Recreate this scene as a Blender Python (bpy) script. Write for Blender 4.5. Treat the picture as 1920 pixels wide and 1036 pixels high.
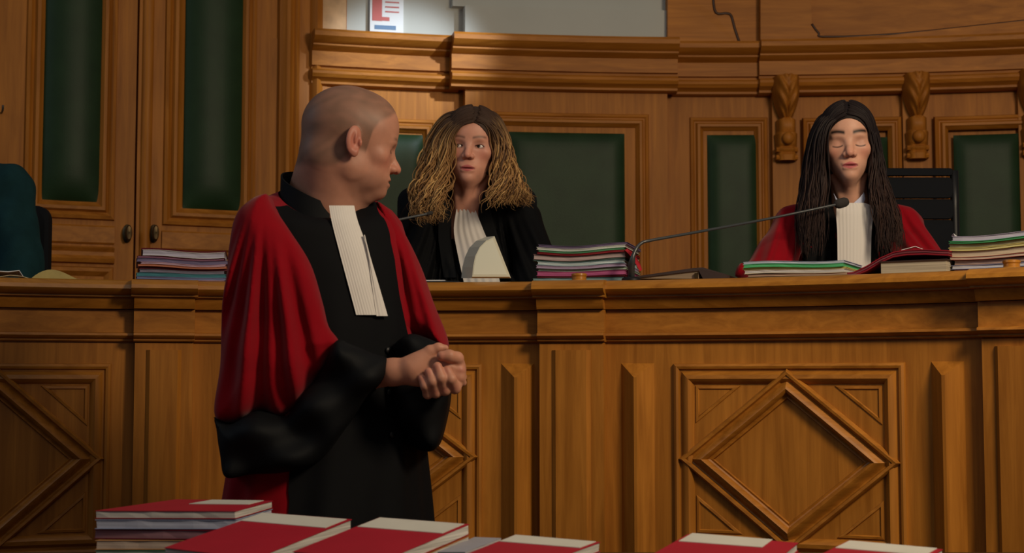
import bpy, math, random
import numpy as np
from mathutils import Vector, Matrix

random.seed(7); rng = np.random.default_rng(7)
scene = bpy.context.scene
COL = scene.collection
for _o in list(bpy.data.objects): bpy.data.objects.remove(_o)

# ------------------------------------------------------------------ camera
FPX = 2800.0; CAMZ = 1.08; PITCH = math.atan(202/2800.0)
cam_d = bpy.data.cameras.new('camera'); cam = bpy.data.objects.new('camera', cam_d); COL.objects.link(cam)
cam.location = (0, 0, CAMZ); cam.rotation_euler = (math.pi/2+PITCH, 0, 0)
cam_d.sensor_width = 36.0; cam_d.lens = FPX/1920*36.0
cam_d.dof.use_dof = True; cam_d.dof.focus_distance = 3.75; cam_d.dof.aperture_fstop = 6.3
cam_d.clip_start = .05
scene.camera = cam

# ------------------------------------------------------------------ world, lights, exposure
w = bpy.data.worlds.new('world'); scene.world = w; w.use_nodes = True
w.node_tree.nodes['Background'].inputs[0].default_value = (.88, .90, 1.0, 1)
w.node_tree.nodes['Background'].inputs[1].default_value = .07
def area(name, loc, target, size, energy, color, size_y=None):
    l = bpy.data.lights.new(name, 'AREA'); l.energy = energy; l.color = color; l.size = size
    if size_y: l.shape = 'RECTANGLE'; l.size_y = size_y
    o = bpy.data.objects.new(name, l); COL.objects.link(o); o.location = loc
    o.rotation_euler = (Vector(target)-Vector(loc)).to_track_quat('-Z', 'Y').to_euler()
    return o
area('warm_key', (1.85, 1.55, 2.7), (.85, 4.4, 1.3), .6, 62, (1, .80, .55))
area('overhead_fill', (0.2, 3.0, 4.6), (.2, 4.4, 1), 2.6, 9, (1, .86, .70))  # soft overhead fill, added to lift the general brightness
area('front_fill', (.6, .2, 3.7), (.3, 4.4, 1.6), 2.0, 10, (1, .88, .74))  # frontal fill added to brighten the faces, not a fitting of the room
area('cool_window', (-3.9, 2.6, 3.4), (-.6, 4.6, 1.6), 1.6, 13, (.70, .85, 1.0))
P0 = (-.54, 6.1, 2.31)
def spot(name, loc, target, deg, energy, color, blend=.25, r=.06):
    l = bpy.data.lights.new(name, 'SPOT'); l.energy = energy; l.color = color; l.spot_size = math.radians(deg); l.spot_blend = blend
    l.shadow_soft_size = r
    o = bpy.data.objects.new(name, l); COL.objects.link(o); o.location = loc
    o.rotation_euler = (Vector(target)-Vector(loc)).to_track_quat('-Z', 'Y').to_euler()
    return o
spot('glare_patch_spot', (.95, 4.55, 3.05), P0, 19, 260, (.80, .90, 1), .8, .04)  # added spot, imitates the window glare reflected by this stretch of wall
vs = scene.view_settings
vs.view_transform = 'Standard'; vs.look = 'None'; vs.gamma = 1.0; vs.use_curve_mapping = False
vs.exposure = 0.08

# ------------------------------------------------------------------ pixel helpers (photo frame 1920 x 1036)
_cp, _sp = math.cos(PITCH), math.sin(PITCH)
def ray(px, py):
    dx = (px-960)/FPX; u = (518-py)/FPX
    return np.array([dx, _cp-u*_sp, _sp+u*_cp])
CAM = np.array([0, 0, CAMZ])
def P(px, py, Y):
    d = ray(px, py); return CAM+d*(Y/d[1])
def proj(p):
    p = np.asarray(p, float)-CAM
    x = p[..., 0]; f = p[..., 1]*_cp+p[..., 2]*_sp; u = -p[..., 1]*_sp+p[..., 2]*_cp
    return 960+FPX*x/f, 518-FPX*u/f

class Arc:
    """concave curved face seen from the camera; (s, n, z) -> world, n towards the camera"""
    def __init__(self, cx, cy, R): self.cx, self.cy, self.R = cx, cy, R
    def __call__(self, p):
        p = np.asarray(p, float); a = p[..., 0]/self.R; r = self.R-p[..., 1]
        return np.stack([self.cx+r*np.sin(a), self.cy+r*np.cos(a), p[..., 2]], -1)
    def hit(self, px, py, n=0.):
        d = ray(px, py); R = self.R-n
        A = d[0]**2+d[1]**2; B = -2*(d[0]*self.cx+d[1]*self.cy); C = self.cx**2+self.cy**2-R*R
        t = (-B+math.sqrt(B*B-4*A*C))/(2*A); q = CAM+d*t
        return math.atan2(q[0]-self.cx, q[1]-self.cy)*self.R, q[2]
    def s(self, px, py=520, n=0.): return self.hit(px, py, n)[0]
    def z(self, px, py, n=0.): return self.hit(px, py, n)[1]
class Flat:
    def __init__(self, o, d):
        self.o = np.array(o, float); d = np.array(d, float); self.d = d/np.linalg.norm(d)
        self.nrm = np.array([-self.d[1], self.d[0], 0.])
        if self.nrm[1] > 0: self.nrm = -self.nrm
    def __call__(self, p):
        p = np.asarray(p, float)
        return self.o+p[..., 0:1]*self.d+p[..., 1:2]*self.nrm+p[..., 2:3]*np.array([0, 0, 1.])
    def hit(self, px, py, n=0.):
        d = ray(px, py); o = self.o+n*self.nrm
        t = ((o-CAM)*self.nrm)[:2].sum()/(d[:2]*self.nrm[:2]).sum(); q = CAM+d*t
        return float(((q-o)[:2]*self.d[:2]).sum()), q[2]
    def s(self, px, py=520, n=0.): return self.hit(px, py, n)[0]
    def z(self, px, py, n=0.): return self.hit(px, py, n)[1]
ident = lambda p: np.asarray(p, float)

# ------------------------------------------------------------------ materials
def new_mat(name):
    m = bpy.data.materials.new(name); m.use_nodes = True
    return m, m.node_tree.nodes, m.node_tree.links, m.node_tree.nodes['Principled BSDF']
def srgb(r, g, b):
    f = lambda c: (c/255/12.92) if c/255 <= .04045 else ((c/255+.055)/1.055)**2.4
    return (f(r), f(g), f(b), 1)
def plain(name, rgb, rough=.6, spec=.4, noise=0, nscale=40, bump=0, bscale=120, sheen=0, metal=0):
    m, N, L, b = new_mat(name); c = srgb(*rgb)
    b.inputs['Base Color'].default_value = c; b.inputs['Roughness'].default_value = rough
    b.inputs['Specular IOR Level'].default_value = spec; b.inputs['Metallic'].default_value = metal
    if sheen: b.inputs['Sheen Weight'].default_value = sheen; b.inputs['Sheen Roughness'].default_value = .4
    if noise or bump:
        tc = N.new('ShaderNodeTexCoord')
    if noise:
        n = N.new('ShaderNodeTexNoise'); n.inputs['Scale'].default_value = nscale; n.inputs['Detail'].default_value = 4
        L.new(tc.outputs['Object'], n.inputs['Vector'])
        r = N.new('ShaderNodeValToRGB')
        r.color_ramp.elements[0].position = .3; r.color_ramp.elements[1].position = .7
        r.color_ramp.elements[0].color = tuple(x*(1-noise) for x in c[:3])+(1,)
        r.color_ramp.elements[1].color = tuple(min(1, x*(1+noise)) for x in c[:3])+(1,)
        L.new(n.outputs['Fac'], r.inputs['Fac']); L.new(r.outputs['Color'], b.inputs['Base Color'])
    if bump:
        n2 = N.new('ShaderNodeTexNoise'); n2.inputs['Scale'].default_value = bscale; n2.inputs['Detail'].default_value = 3
        L.new(tc.outputs['Object'], n2.inputs['Vector'])
        bp = N.new('ShaderNodeBump'); bp.inputs['Strength'].default_value = bump; bp.inputs['Distance'].default_value = .004
        L.new(n2.outputs['Fac'], bp.inputs['Height']); L.new(bp.outputs['Normal'], b.inputs['Normal'])
    return m
def wood(name, axis, c0, c1, rough=.42, spec=.35):
    m, N, L, b = new_mat(name)
    tc = N.new('ShaderNodeTexCoord'); mp = N.new('ShaderNodeMapping')
    L.new(tc.outputs['Object'], mp.inputs['Vector'])
    mp.inputs['Scale'].default_value = {'z': (42, 42, 2.2), 'x': (2.2, 42, 42)}[axis]
    n = N.new('ShaderNodeTexNoise'); n.inputs['Scale'].default_value = 1; n.inputs['Detail'].default_value = 6; n.inputs['Roughness'].default_value = .62
    n.inputs['Distortion'].default_value = .6
    L.new(mp.outputs['Vector'], n.inputs['Vector'])
    r = N.new('ShaderNodeValToRGB'); e = r.color_ramp.elements
    e[0].position = .25; e[1].position = .78; e[0].color = srgb(*c0); e[1].color = srgb(*c1)
    L.new(n.outputs['Fac'], r.inputs['Fac'])
    n3 = N.new('ShaderNodeTexNoise'); n3.inputs['Scale'].default_value = 2.3; n3.inputs['Detail'].default_value = 2
    L.new(tc.outputs['Object'], n3.inputs['Vector'])
    mx = N.new('ShaderNodeMixRGB'); mx.blend_type = 'MULTIPLY'; mx.inputs['Fac'].default_value = .55
    r3 = N.new('ShaderNodeValToRGB'); r3.color_ramp.elements[0].position = .3; r3.color_ramp.elements[1].position = .7
    r3.color_ramp.elements[0].color = (.62, .58, .52, 1); r3.color_ramp.elements[1].color = (1, 1, 1, 1)
    L.new(n3.outputs['Fac'], r3.inputs['Fac'])
    L.new(r.outputs['Color'], mx.inputs[1]); L.new(r3.outputs['Color'], mx.inputs[2])
    L.new(mx.outputs['Color'], b.inputs['Base Color'])
    b.inputs['Roughness'].default_value = rough; b.inputs['Specular IOR Level'].default_value = spec
    bp = N.new('ShaderNodeBump'); bp.inputs['Strength'].default_value = .12; bp.inputs['Distance'].default_value = .002
    L.new(n.outputs['Fac'], bp.inputs['Height']); L.new(bp.outputs['Normal'], b.inputs['Normal'])
    return m
M = {}
M['wv'] = wood('oak_upright_grain', 'z', (142, 84, 22), (190, 122, 44), .52, .2)
M['wh'] = wood('oak_level_grain', 'x', (142, 84, 22), (190, 122, 44), .5, .22)
M['bv'] = wood('bench_oak_upright', 'z', (142, 87, 24), (194, 128, 48))
M['bh'] = wood('bench_oak_level', 'x', (142, 87, 24), (194, 128, 48))
M['top'] = wood('bench_top_varnished', 'x', (146, 92, 24), (196, 134, 46), rough=.28, spec=.5)
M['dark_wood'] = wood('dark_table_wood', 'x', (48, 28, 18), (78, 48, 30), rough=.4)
M['leather'] = plain('green_leather', (32, 53, 31), rough=.48, spec=.2, noise=.16, nscale=9, bump=.10, bscale=260)
M['paint'] = plain('grey_white_paint', (176, 178, 172), rough=.8, spec=.2, noise=.04, nscale=3)
M['stone'] = plain('ochre_marbled_stone', (196, 160, 120), rough=.6, noise=.25, nscale=14)
M['floor'] = wood('floor_parquet', 'x', (70, 44, 26), (100, 66, 40))
M['brass'] = plain('aged_brass', (84, 68, 44), rough=.42, metal=.8, spec=.5)
M['black_plastic'] = plain('black_plastic', (16, 16, 18), rough=.45)
M['black_metal'] = plain('dark_grey_metal', (52, 56, 58), rough=.35, spec=.6)
M['chair_black'] = plain('black_chair_fabric', (17, 19, 24), rough=.85, spec=.15)
M['white_plastic'] = plain('cream_white_plastic', (214, 212, 192), rough=.5)

# ------------------------------------------------------------------ objects
ORG = {}
def link(o, parent=None):
    COL.objects.link(o)
    if parent is not None: o.parent = parent
    return o
def tag(o, label=None, cat=None, group=None, kind=None):
    if label: o['label'] = label
    if cat: o['category'] = cat
    if group: o['group'] = group
    if kind: o['kind'] = kind
    return o
def empty(name, loc, label=None, cat=None, group=None, kind=None):
    o = bpy.data.objects.new(name, None); o.location = tuple(loc); o.empty_display_size = .05
    ORG[o.name] = np.array(loc, float); link(o); return tag(o, label, cat, group, kind)
def root_org(parent):
    return ORG[parent.name] if parent is not None else np.zeros(3)
def mesh_obj(name, V, F, mat, parent=None, smooth=False, sharp=None, cols=None, origin=None):
    V = np.asarray(V, float)
    org = root_org(parent) if parent is not None else (np.array(origin, float) if origin is not None else np.array([(V[:, 0].min()+V[:, 0].max())/2, (V[:, 1].min()+V[:, 1].max())/2, V[:, 2].min()]))
    me = bpy.data.meshes.new(name)
    me.from_pydata((V-org).tolist(), [], [tuple(map(int, f)) for f in F] if not isinstance(F, np.ndarray) else F.tolist())
    me.update()
    if smooth: me.polygons.foreach_set('use_smooth', [True]*len(me.polygons))
    if smooth and sharp: 
        me.set_sharp_from_angle(angle=math.radians(sharp))
    if cols is not None:
        a = me.color_attributes.new('Col', 'FLOAT_COLOR', 'POINT')
        c = np.ones((len(V), 4), np.float32); c[:, :3] = cols; a.data.foreach_set('color', c.ravel())
    me.materials.append(mat)
    o = bpy.data.objects.new(name, me); link(o, parent)
    if parent is None: o.location = org
    ORG[o.name] = org
    return o
class MB:
    def __init__(self): self.V = []; self.F = []; self.n = 0
    def add(self, V, F):
        V = np.asarray(V, float).reshape(-1, 3); self.V.append(V)
        for f in F: self.F.append(tuple(int(i)+self.n for i in f))
        self.n += len(V); return self
    def box(self, s0, s1, n0, n1, z0, z1, seg=1, bevel=0.):
        """box in (s,n,z), cut along s so it can follow a curve; bevel rounds the front edges"""
        if bevel > 0:
            b = min(bevel, abs(n1-n0)*.9)
            prof = [(n0, z0), (n1-b, z0), (n1, z0+b), (n1, z1-b), (n1-b, z1), (n0, z1)]
        else: prof = [(n0, z0), (n1, z0), (n1, z1), (n0, z1)]
        return self.run(prof, s0, s1, seg)
    def run(self, prof, s0, s1, seg=1):
        """closed (n,z) profile run along s with end caps"""
        k = len(prof); ss = np.linspace(s0, s1, seg+1)
        V = [(s, n, z) for s in ss for n, z in prof]; F = []
        for i in range(seg):
            for j in range(k):
                a = i*k+j; b = i*k+(j+1) % k; F.append((a, b, b+k, a+k))
        F.append(tuple(range(k-1, -1, -1))); F.append(tuple(range(seg*k, seg*k+k)))
        return self.add(V, F)
    def upright(self, prof, z0, z1, seg=1):
        """closed (s,n) profile run along z"""
        k = len(prof); zs = np.linspace(z0, z1, seg+1)
        V = [(s, n, z) for z in zs for s, n in prof]; F = []
        for i in range(seg):
            for j in range(k):
                a = i*k+j; b = i*k+(j+1) % k; F.append((a, a+k, b+k, b))
        F.append(tuple(range(k))); F.append(tuple(range(seg*k+k-1, seg*k-1, -1)))
        return self.add(V, F)
    def build(self, name, mat, parent=None, fn=ident, smooth=False, sharp=35, origin=None):
        V = fn(np.concatenate(self.V)); return mesh_obj(name, V, self.F, mat, parent, smooth, sharp if smooth else None, origin=origin)
def offset_poly(poly, d):
    """inward mitred offset of a counter-clockwise convex polygon"""
    poly = np.array(poly, float); k = len(poly); out = []
    for i in range(k):
        a, b, c = poly[i-1], poly[i], poly[(i+1) % k]
        e1 = (b-a)/np.linalg.norm(b-a); e2 = (c-b)/np.linalg.norm(c-b)
        n1 = np.array([-e1[1], e1[0]]); n2 = np.array([-e2[1], e2[0]])
        m = n1+n2; m /= max(1e-9, m@m)*.5; out.append(b+m*d)
    return np.array(out)
def mouldings(poly, prof, mat_fn, parent, fn, name='moulding', seg=8, nback=-.03, only=None):
    """one stick per side of the polygon, mitred; prof = [(inset, n)]"""
    rings = [offset_poly(poly, d) for d, n in prof]; k = len(poly); res = []
    for i in range(k):
        if only is not None and i not in only: continue
        j = (i+1) % k; m = len(prof); V = []; F = []
        for q in range(seg+1):
            t = q/seg
            for r, (d, n) in zip(rings, prof): p = r[i]*(1-t)+r[j]*t; V.append((p[0], n, p[1]))
            for r in (rings[-1], rings[0]): p = r[i]*(1-t)+r[j]*t; V.append((p[0], nback, p[1]))
        m2 = m+2
        for q in range(seg):
            for c in range(m2):
                a = q*m2+c; b = q*m2+(c+1) % m2; F.append((a, b, b+m2, a+m2))
        F.append(tuple(range(m2-1, -1, -1))); F.append(tuple(range(seg*m2, seg*m2+m2)))
        hor = abs(poly[j][0]-poly[i][0]) > abs(poly[j][1]-poly[i][1])
        res.append(MB().add(V, F).build(name, mat_fn(hor), parent, fn, smooth=True, sharp=40))
    return res
def rect(s0, s1, z0, z1):
    return [(s0, z0), (s1, z0), (s1, z1), (s0, z1)]
def cushion(s0, s1, z0, z1, n0, bulge, mat, parent, fn, name='leather_panel', nu=14, nv=22, edge=.05):
    V = []; F = []
    for j in range(nv+1):
        for i in range(nu+1):
            u = (1-math.cos(math.pi*i/nu))/2; v = (1-math.cos(math.pi*j/nv))/2
            du = min(u, 1-u)*(s1-s0); dv = min(v, 1-v)*(z1-z0)
            h = lambda d: math.sin(min(1, d/edge)*math.pi/2)**.8
            V.append((s0+u*(s1-s0), n0+bulge*h(du)*h(dv), z0+v*(z1-z0)))
    for j in range(nv):
        for i in range(nu):
            a = j*(nu+1)+i; F.append((a, a+1, a+nu+2, a+nu+1))
    return MB().add(V, F).build(name, mat, parent, fn, smooth=True, sharp=None)
def tube(path, rad, seg=8, cap=True):
    """tube through points; rad scalar or list"""
    path = np.asarray(path, float); k = len(path); rad = np.full(k, rad) if np.isscalar(rad) else np.asarray(rad, float)
    T = np.gradient(path, axis=0); T /= np.linalg.norm(T, axis=1)[:, None]+1e-12
    up = np.array([0, 0, 1.]) if abs(T[0][2]) < .9 else np.array([1., 0, 0])
    V = []; n = None
    for i in range(k):
        n = np.cross(T[i], up) if n is None else n-T[i]*(n@T[i])
        n /= np.linalg.norm(n)+1e-12; b = np.cross(T[i], n)
        for q in range(seg):
            a = 2*math.pi*q/seg; V.append(path[i]+rad[i]*(math.cos(a)*n+math.sin(a)*b))
    F = [(i*seg+q, i*seg+(q+1) % seg, (i+1)*seg+(q+1) % seg, (i+1)*seg+q) for i in range(k-1) for q in range(seg)]
    if cap: F.append(tuple(range(seg-1, -1, -1))); F.append(tuple(range((k-1)*seg, k*seg)))
    return np.array(V), F
def smooth_path(pts, n):
    """Catmull-Rom through pts, n samples"""
    p = np.asarray(pts, float); k = len(p); t = np.linspace(0, k-1, n); i = np.clip(t.astype(int), 0, k-2); f = (t-i)[:, None]
    g = lambda j: p[np.clip(j, 0, k-1)]
    p0, p1, p2, p3 = g(i-1), g(i), g(i+1), g(i+2)
    return .5*((2*p1)+(-p0+p2)*f+(2*p0-5*p1+4*p2-p3)*f**2+(-p0+3*p1-3*p2+p3)*f**3)

# ================================================================== THE ROOM
BEN = Arc(-.334, 4.006-2.65, 2.65)
WAL = Arc(.85, .2, 6.0)
DOR = Flat(P(592, 720, 6.0)*np.array([1, 1, 0]), (-1, -.45, 0))

fl = MB().box(-6, 6, -1.5, 7.5, -.05, 0).build('floor', M['floor']); tag(fl, kind='structure')
# ---- back wall backing
sA = WAL.s(585); sZ = WAL.s(2250)
wb = MB().box(sA-.4, sZ, -.16, 0, 0, WAL.z(1360, 100), seg=40).build('wall_back', M['wv'], None, WAL, smooth=True, sharp=30); tag(wb, kind='structure')
# ---- painted wall above the cornice, wooden attic to the right
zc = WAL.z(1060, 76, .07)
pw = MB().box(sA-.6, WAL.s(1262, 40), -.30, -.02, zc-.12, 3.4, seg=16).build('wall_upper', M['paint'], None, WAL, smooth=True, sharp=30); tag(pw, kind='structure')
blk = MB().box(WAL.s(872, 40, .05), WAL.s(1252, 40, .05), -.05, .05, zc-.02, WAL.z(1060, 16, .05), seg=14).build('plaster_block', M['paint'], pw, WAL)
led = MB().box(WAL.s(852, 8, .07), WAL.s(1252, 8, .07), -.05, .02, WAL.z(1060, 15, .05), 3.3, seg=14).build('plaster_pier', M['paint'], pw, WAL)
st = MB().box(WAL.s(596, 40, 0), WAL.s(648, 40, 0), -.05, .015, zc-.02, 3.3, seg=2).build('stone_quoin', M['stone'], pw, WAL)
at = MB().box(WAL.s(1252, 40), sZ, -.3, .03, zc-.05, 3.4, seg=24).build('wall_attic', M['wh'], None, WAL, smooth=True, sharp=30); tag(at, kind='structure')
# attic boards; shade in their carved grooves is drawn as dark tubes
def attic_line(pts, r=.007, n=.032, nm='groove_shade_line'):
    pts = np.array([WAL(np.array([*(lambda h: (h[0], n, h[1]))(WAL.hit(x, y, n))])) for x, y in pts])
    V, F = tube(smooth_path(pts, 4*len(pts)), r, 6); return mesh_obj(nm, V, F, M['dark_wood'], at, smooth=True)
def attic_board(pl, n, nm, nb=.0):
    hits = [WAL.hit(x, y, n) for x, y in pl]
    V = [(s, n, z) for s, z in hits]+[(s, nb, z) for s, z in hits]; k = len(pl)
    F = [tuple(range(k)), tuple(range(2*k-1, k-1, -1))]+[(i, i+k, (i+1) % k+k, (i+1) % k) for i in range(k)]
    return MB().add(V, F).build(nm, M['wh'], at, WAL)
attic_board([(1252, 90), (1390, 92), (1372, 30), (1368, 25), (1338, 25), (1332, -30), (1252, -30)], .088, 'pediment_board')
attic_board([(1426, 92), (2000, 70), (2000, 30), (1700, 62), (1550, 69), (1535, 62), (1522, 45), (1520, -30), (1426, -30)], .085, 'attic_rail')
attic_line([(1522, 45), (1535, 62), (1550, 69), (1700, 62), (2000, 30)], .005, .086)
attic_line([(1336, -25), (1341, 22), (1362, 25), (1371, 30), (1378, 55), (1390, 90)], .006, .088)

# ---- cornice in four runs with breaks forward
def zb(py): return WAL.z(1060, py, .09)
def cornice(px0, px1, n, seg, nm='cornice'):
    pr = [(-.02, zb(75)), (.105, zb(75)), (.115, zb(80)), (.115, zb(88)), (.10, zb(94)), (.085, zb(98)), (.078, zb(99)), (.078, zb(102)), (.06, zb(107)), (.045, zb(110)),
          (.045, zb(136)), (.03, zb(137)), (.028, zb(142)), (.05, zb(143)), (.062, zb(147)), (.064, zb(152)), (.055, zb(158)), (.035, zb(162)), (.03, zb(164)), (.03, zb(168)), (.012, zb(171)), (-.02, zb(171))]
    pr = [(a+n, b) for a, b in pr]
    return MB().run(pr, WAL.s(px0, 140, n+.06), WAL.s(px1, 140, n+.06), seg).build(nm, M['wh'], wb, WAL, smooth=True, sharp=28)
cornice(586, 862, 0, 10); cornice(848, 1272, .07, 16); cornice(1262, 1445, 0, 8); cornice(1425, 2150, .03, 26)
# centre bay stands proud
MB().box(WAL.s(872, 300, .07), WAL.s(1252, 300, .07), -.02, .07, .4, zb(165), seg=14, bevel=.004).build('centre_bay', M['wv'], wb, WAL)
# ---- panels: frame mouldings, flat border, leather
PF = [(0, 0), (.004, .012), (.014, .016), (.02, .010), (.024, .010), (.032, .024), (.042, .024), (.048, .012), (.056, .006), (.058, 0)]
def wall_panel(px0, px1, pyt, lx0, lx1, lyt, n, nm):
    s0, s1 = WAL.s(px0, 300, n), WAL.s(px1, 300, n); zt = WAL.z((px0+px1)/2, pyt, n); z0 = .95
    mouldings(rect(s0, s1, z0, zt), [(d, h+n) for d, h in PF], lambda hz: M['wh'] if hz else M['wv'], wb, WAL, 'frame_moulding', seg=6, nback=n-.01)
    l0, l1 = WAL.s(lx0, 300, n), WAL.s(lx1, 300, n); lt = WAL.z((lx0+lx1)/2, lyt, n)
    cushion(l0, l1, z0+.12, lt, n+.002, .022, M['leather'], wb, WAL)
wall_panel(640, 818, 222, 664, 795, 251, 0, 'a')
wall_panel(905, 1217, 212, 951, 1171, 249, .07, 'b')
wall_panel(1293, 1440, 220, 1326, 1421, 253, 0, 'c')
wall_panel(1505, 1692, 220, 1532, 1664, 258, .03, 'd')
wall_panel(1752, 1948, 216, 1788, 1913, 252, .03, 'e')
# right section front board
# ---- carved corbels on pilaster strips
def corbel(px0, px1):
    n = .03; s0, s1 = WAL.s(px0, 250, n), WAL.s(px1, 250, n); sm = (s0+s1)/2; hw = (s1-s0)/2; y = lambda p: WAL.z(1470, p, .05)
    MB().box(s0+hw*.05, s1-hw*.05, 0, .045, .5, y(150), seg=2, bevel=.004).build('pilaster_strip', M['wv'], wb, WAL)
    c = empty('corbel', WAL(np.array([sm, n, y(305)])), None); c.parent = wb
    c.location = tuple(WAL(np.array([sm, n, y(305)]))-ORG[wb.name]);
    # profile of the console: n as function of height, leaf ribs across
    ys = np.linspace(148, 303, 60); V = []; F = []; nu = 25
    for yy in ys:
        t = (yy-148)/155.
        if yy < 226:
            q = (yy-148)/78.; half = hw*(1.0 if q < .35 else 1.0-.62*((q-.35)/.65)**1.6); dep = .045+.075*math.sin(math.pi*min(1, .25+q*.75))**.8
        elif yy < 252: half = hw*.70; dep = .05+.01*math.sin((yy-226)/26*math.pi)
        else:
            q = (yy-252)/51.; half = hw*(.82-.12*q); dep = .062-.02*q
            if 276 < yy < 280 or 287 < yy < 291: dep -= .012
        for i in range(nu):
            u = -1+2*i/(nu-1); d = dep*(1-abs(u)**5)
            if yy < 226:
                d *= 1-.18*abs(u)
                d += .007*math.sin((abs(u)*3.2+(yy-148)/16.)*math.pi)*(1-abs(u)**4)
                d -= .010*math.exp(-(u/.10)**2)
            V.append((sm+u*half, n+.03+d, y(yy)))
    for j in range(len(ys)-1):
        for i in range(nu-1):
            a = j*nu+i; F.append((a, a+1, a+nu+1, a+nu))
    MB().add(V, F).build('acanthus_leaf', M['wv'], c, WAL, smooth=True, sharp=60)
    # ball ornament
    V = []; F = []; C = np.array([sm, n+.095, y(264)])
    for j in range(9):
        for i in range(16):
            a = math.pi*j/8; b = 2*math.pi*i/16; V.append(C+.026*np.array([math.sin(a)*math.cos(b), math.sin(a)*math.sin(b)*.8, math.cos(a)]))
    for j in range(8):
        for i in range(16): F.append((j*16+i, j*16+(i+1) % 16, (j+1)*16+(i+1) % 16, (j+1)*16+i))
    MB().add(V, F).build('ball_ornament', M['wv'], c, WAL, smooth=True)
    for yy, h in ((283, .068), (297, .062)):
        MB().run([(n, y(yy+4)), (n+h-.005, y(yy+4)), (n+h, y(yy)), (n+h-.005, y(yy-4)), (n, y(yy-4))], sm-hw*.78, sm+hw*.78, 2).build('corbel_band', M['wh'], c, WAL, smooth=True, sharp=30)
for a, b in ((1446, 1498), (1691, 1744), (1908, 1962)): corbel(a, b)
# ---- fire-instruction sign on the painted wall
sg = empty('wall_sign', WAL(np.array([WAL.s(725, 30), 0, WAL.z(725, 62)])), 'white wall notice with red print and a blue band above the wooden cornice', 'sign')
S = lambda x, y: WAL.hit(x, y, .0)
def sbox(x0, x1, y0, y1, n0, n1, nm, m):
    a, zt = S(x0, y0); b, zb_ = S(x1, y1); return MB().box(a, b, n0, n1, zb_, zt, seg=2).build(nm, m, sg, WAL)
M['sign_white'] = plain('sign_white', (205, 208, 210), rough=.4); M['sign_red'] = plain('sign_red', (176, 84, 80), rough=.5); M['sign_blue'] = plain('sign_blue', (84, 116, 150), rough=.5)
sbox(694, 756, -28, 62, -.02, .004, 'sign_board', M['sign_white'])
sbox(698, 716, -24, 40, .004, .0055, 'red_print', M['sign_red'])
for k in range(6): sbox(722, 748, -24+k*9, -20+k*9, .004, .0055, 'red_print', M['sign_red'])
sbox(698, 730, 31, 40, .004, .0055, 'red_print', M['sign_red'])
sbox(702, 742, 47, 57, .004, .0055, 'blue_band', M['sign_blue'])

# ---- the padded double door on the left
def dz(px, py): return DOR.z(px, py)
wl = MB().box(-.25, DOR.s(-420), -.2, -.05, 0, 3.4).build('wall_left', M['wv'], None, DOR); tag(wl, kind='structure')
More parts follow.
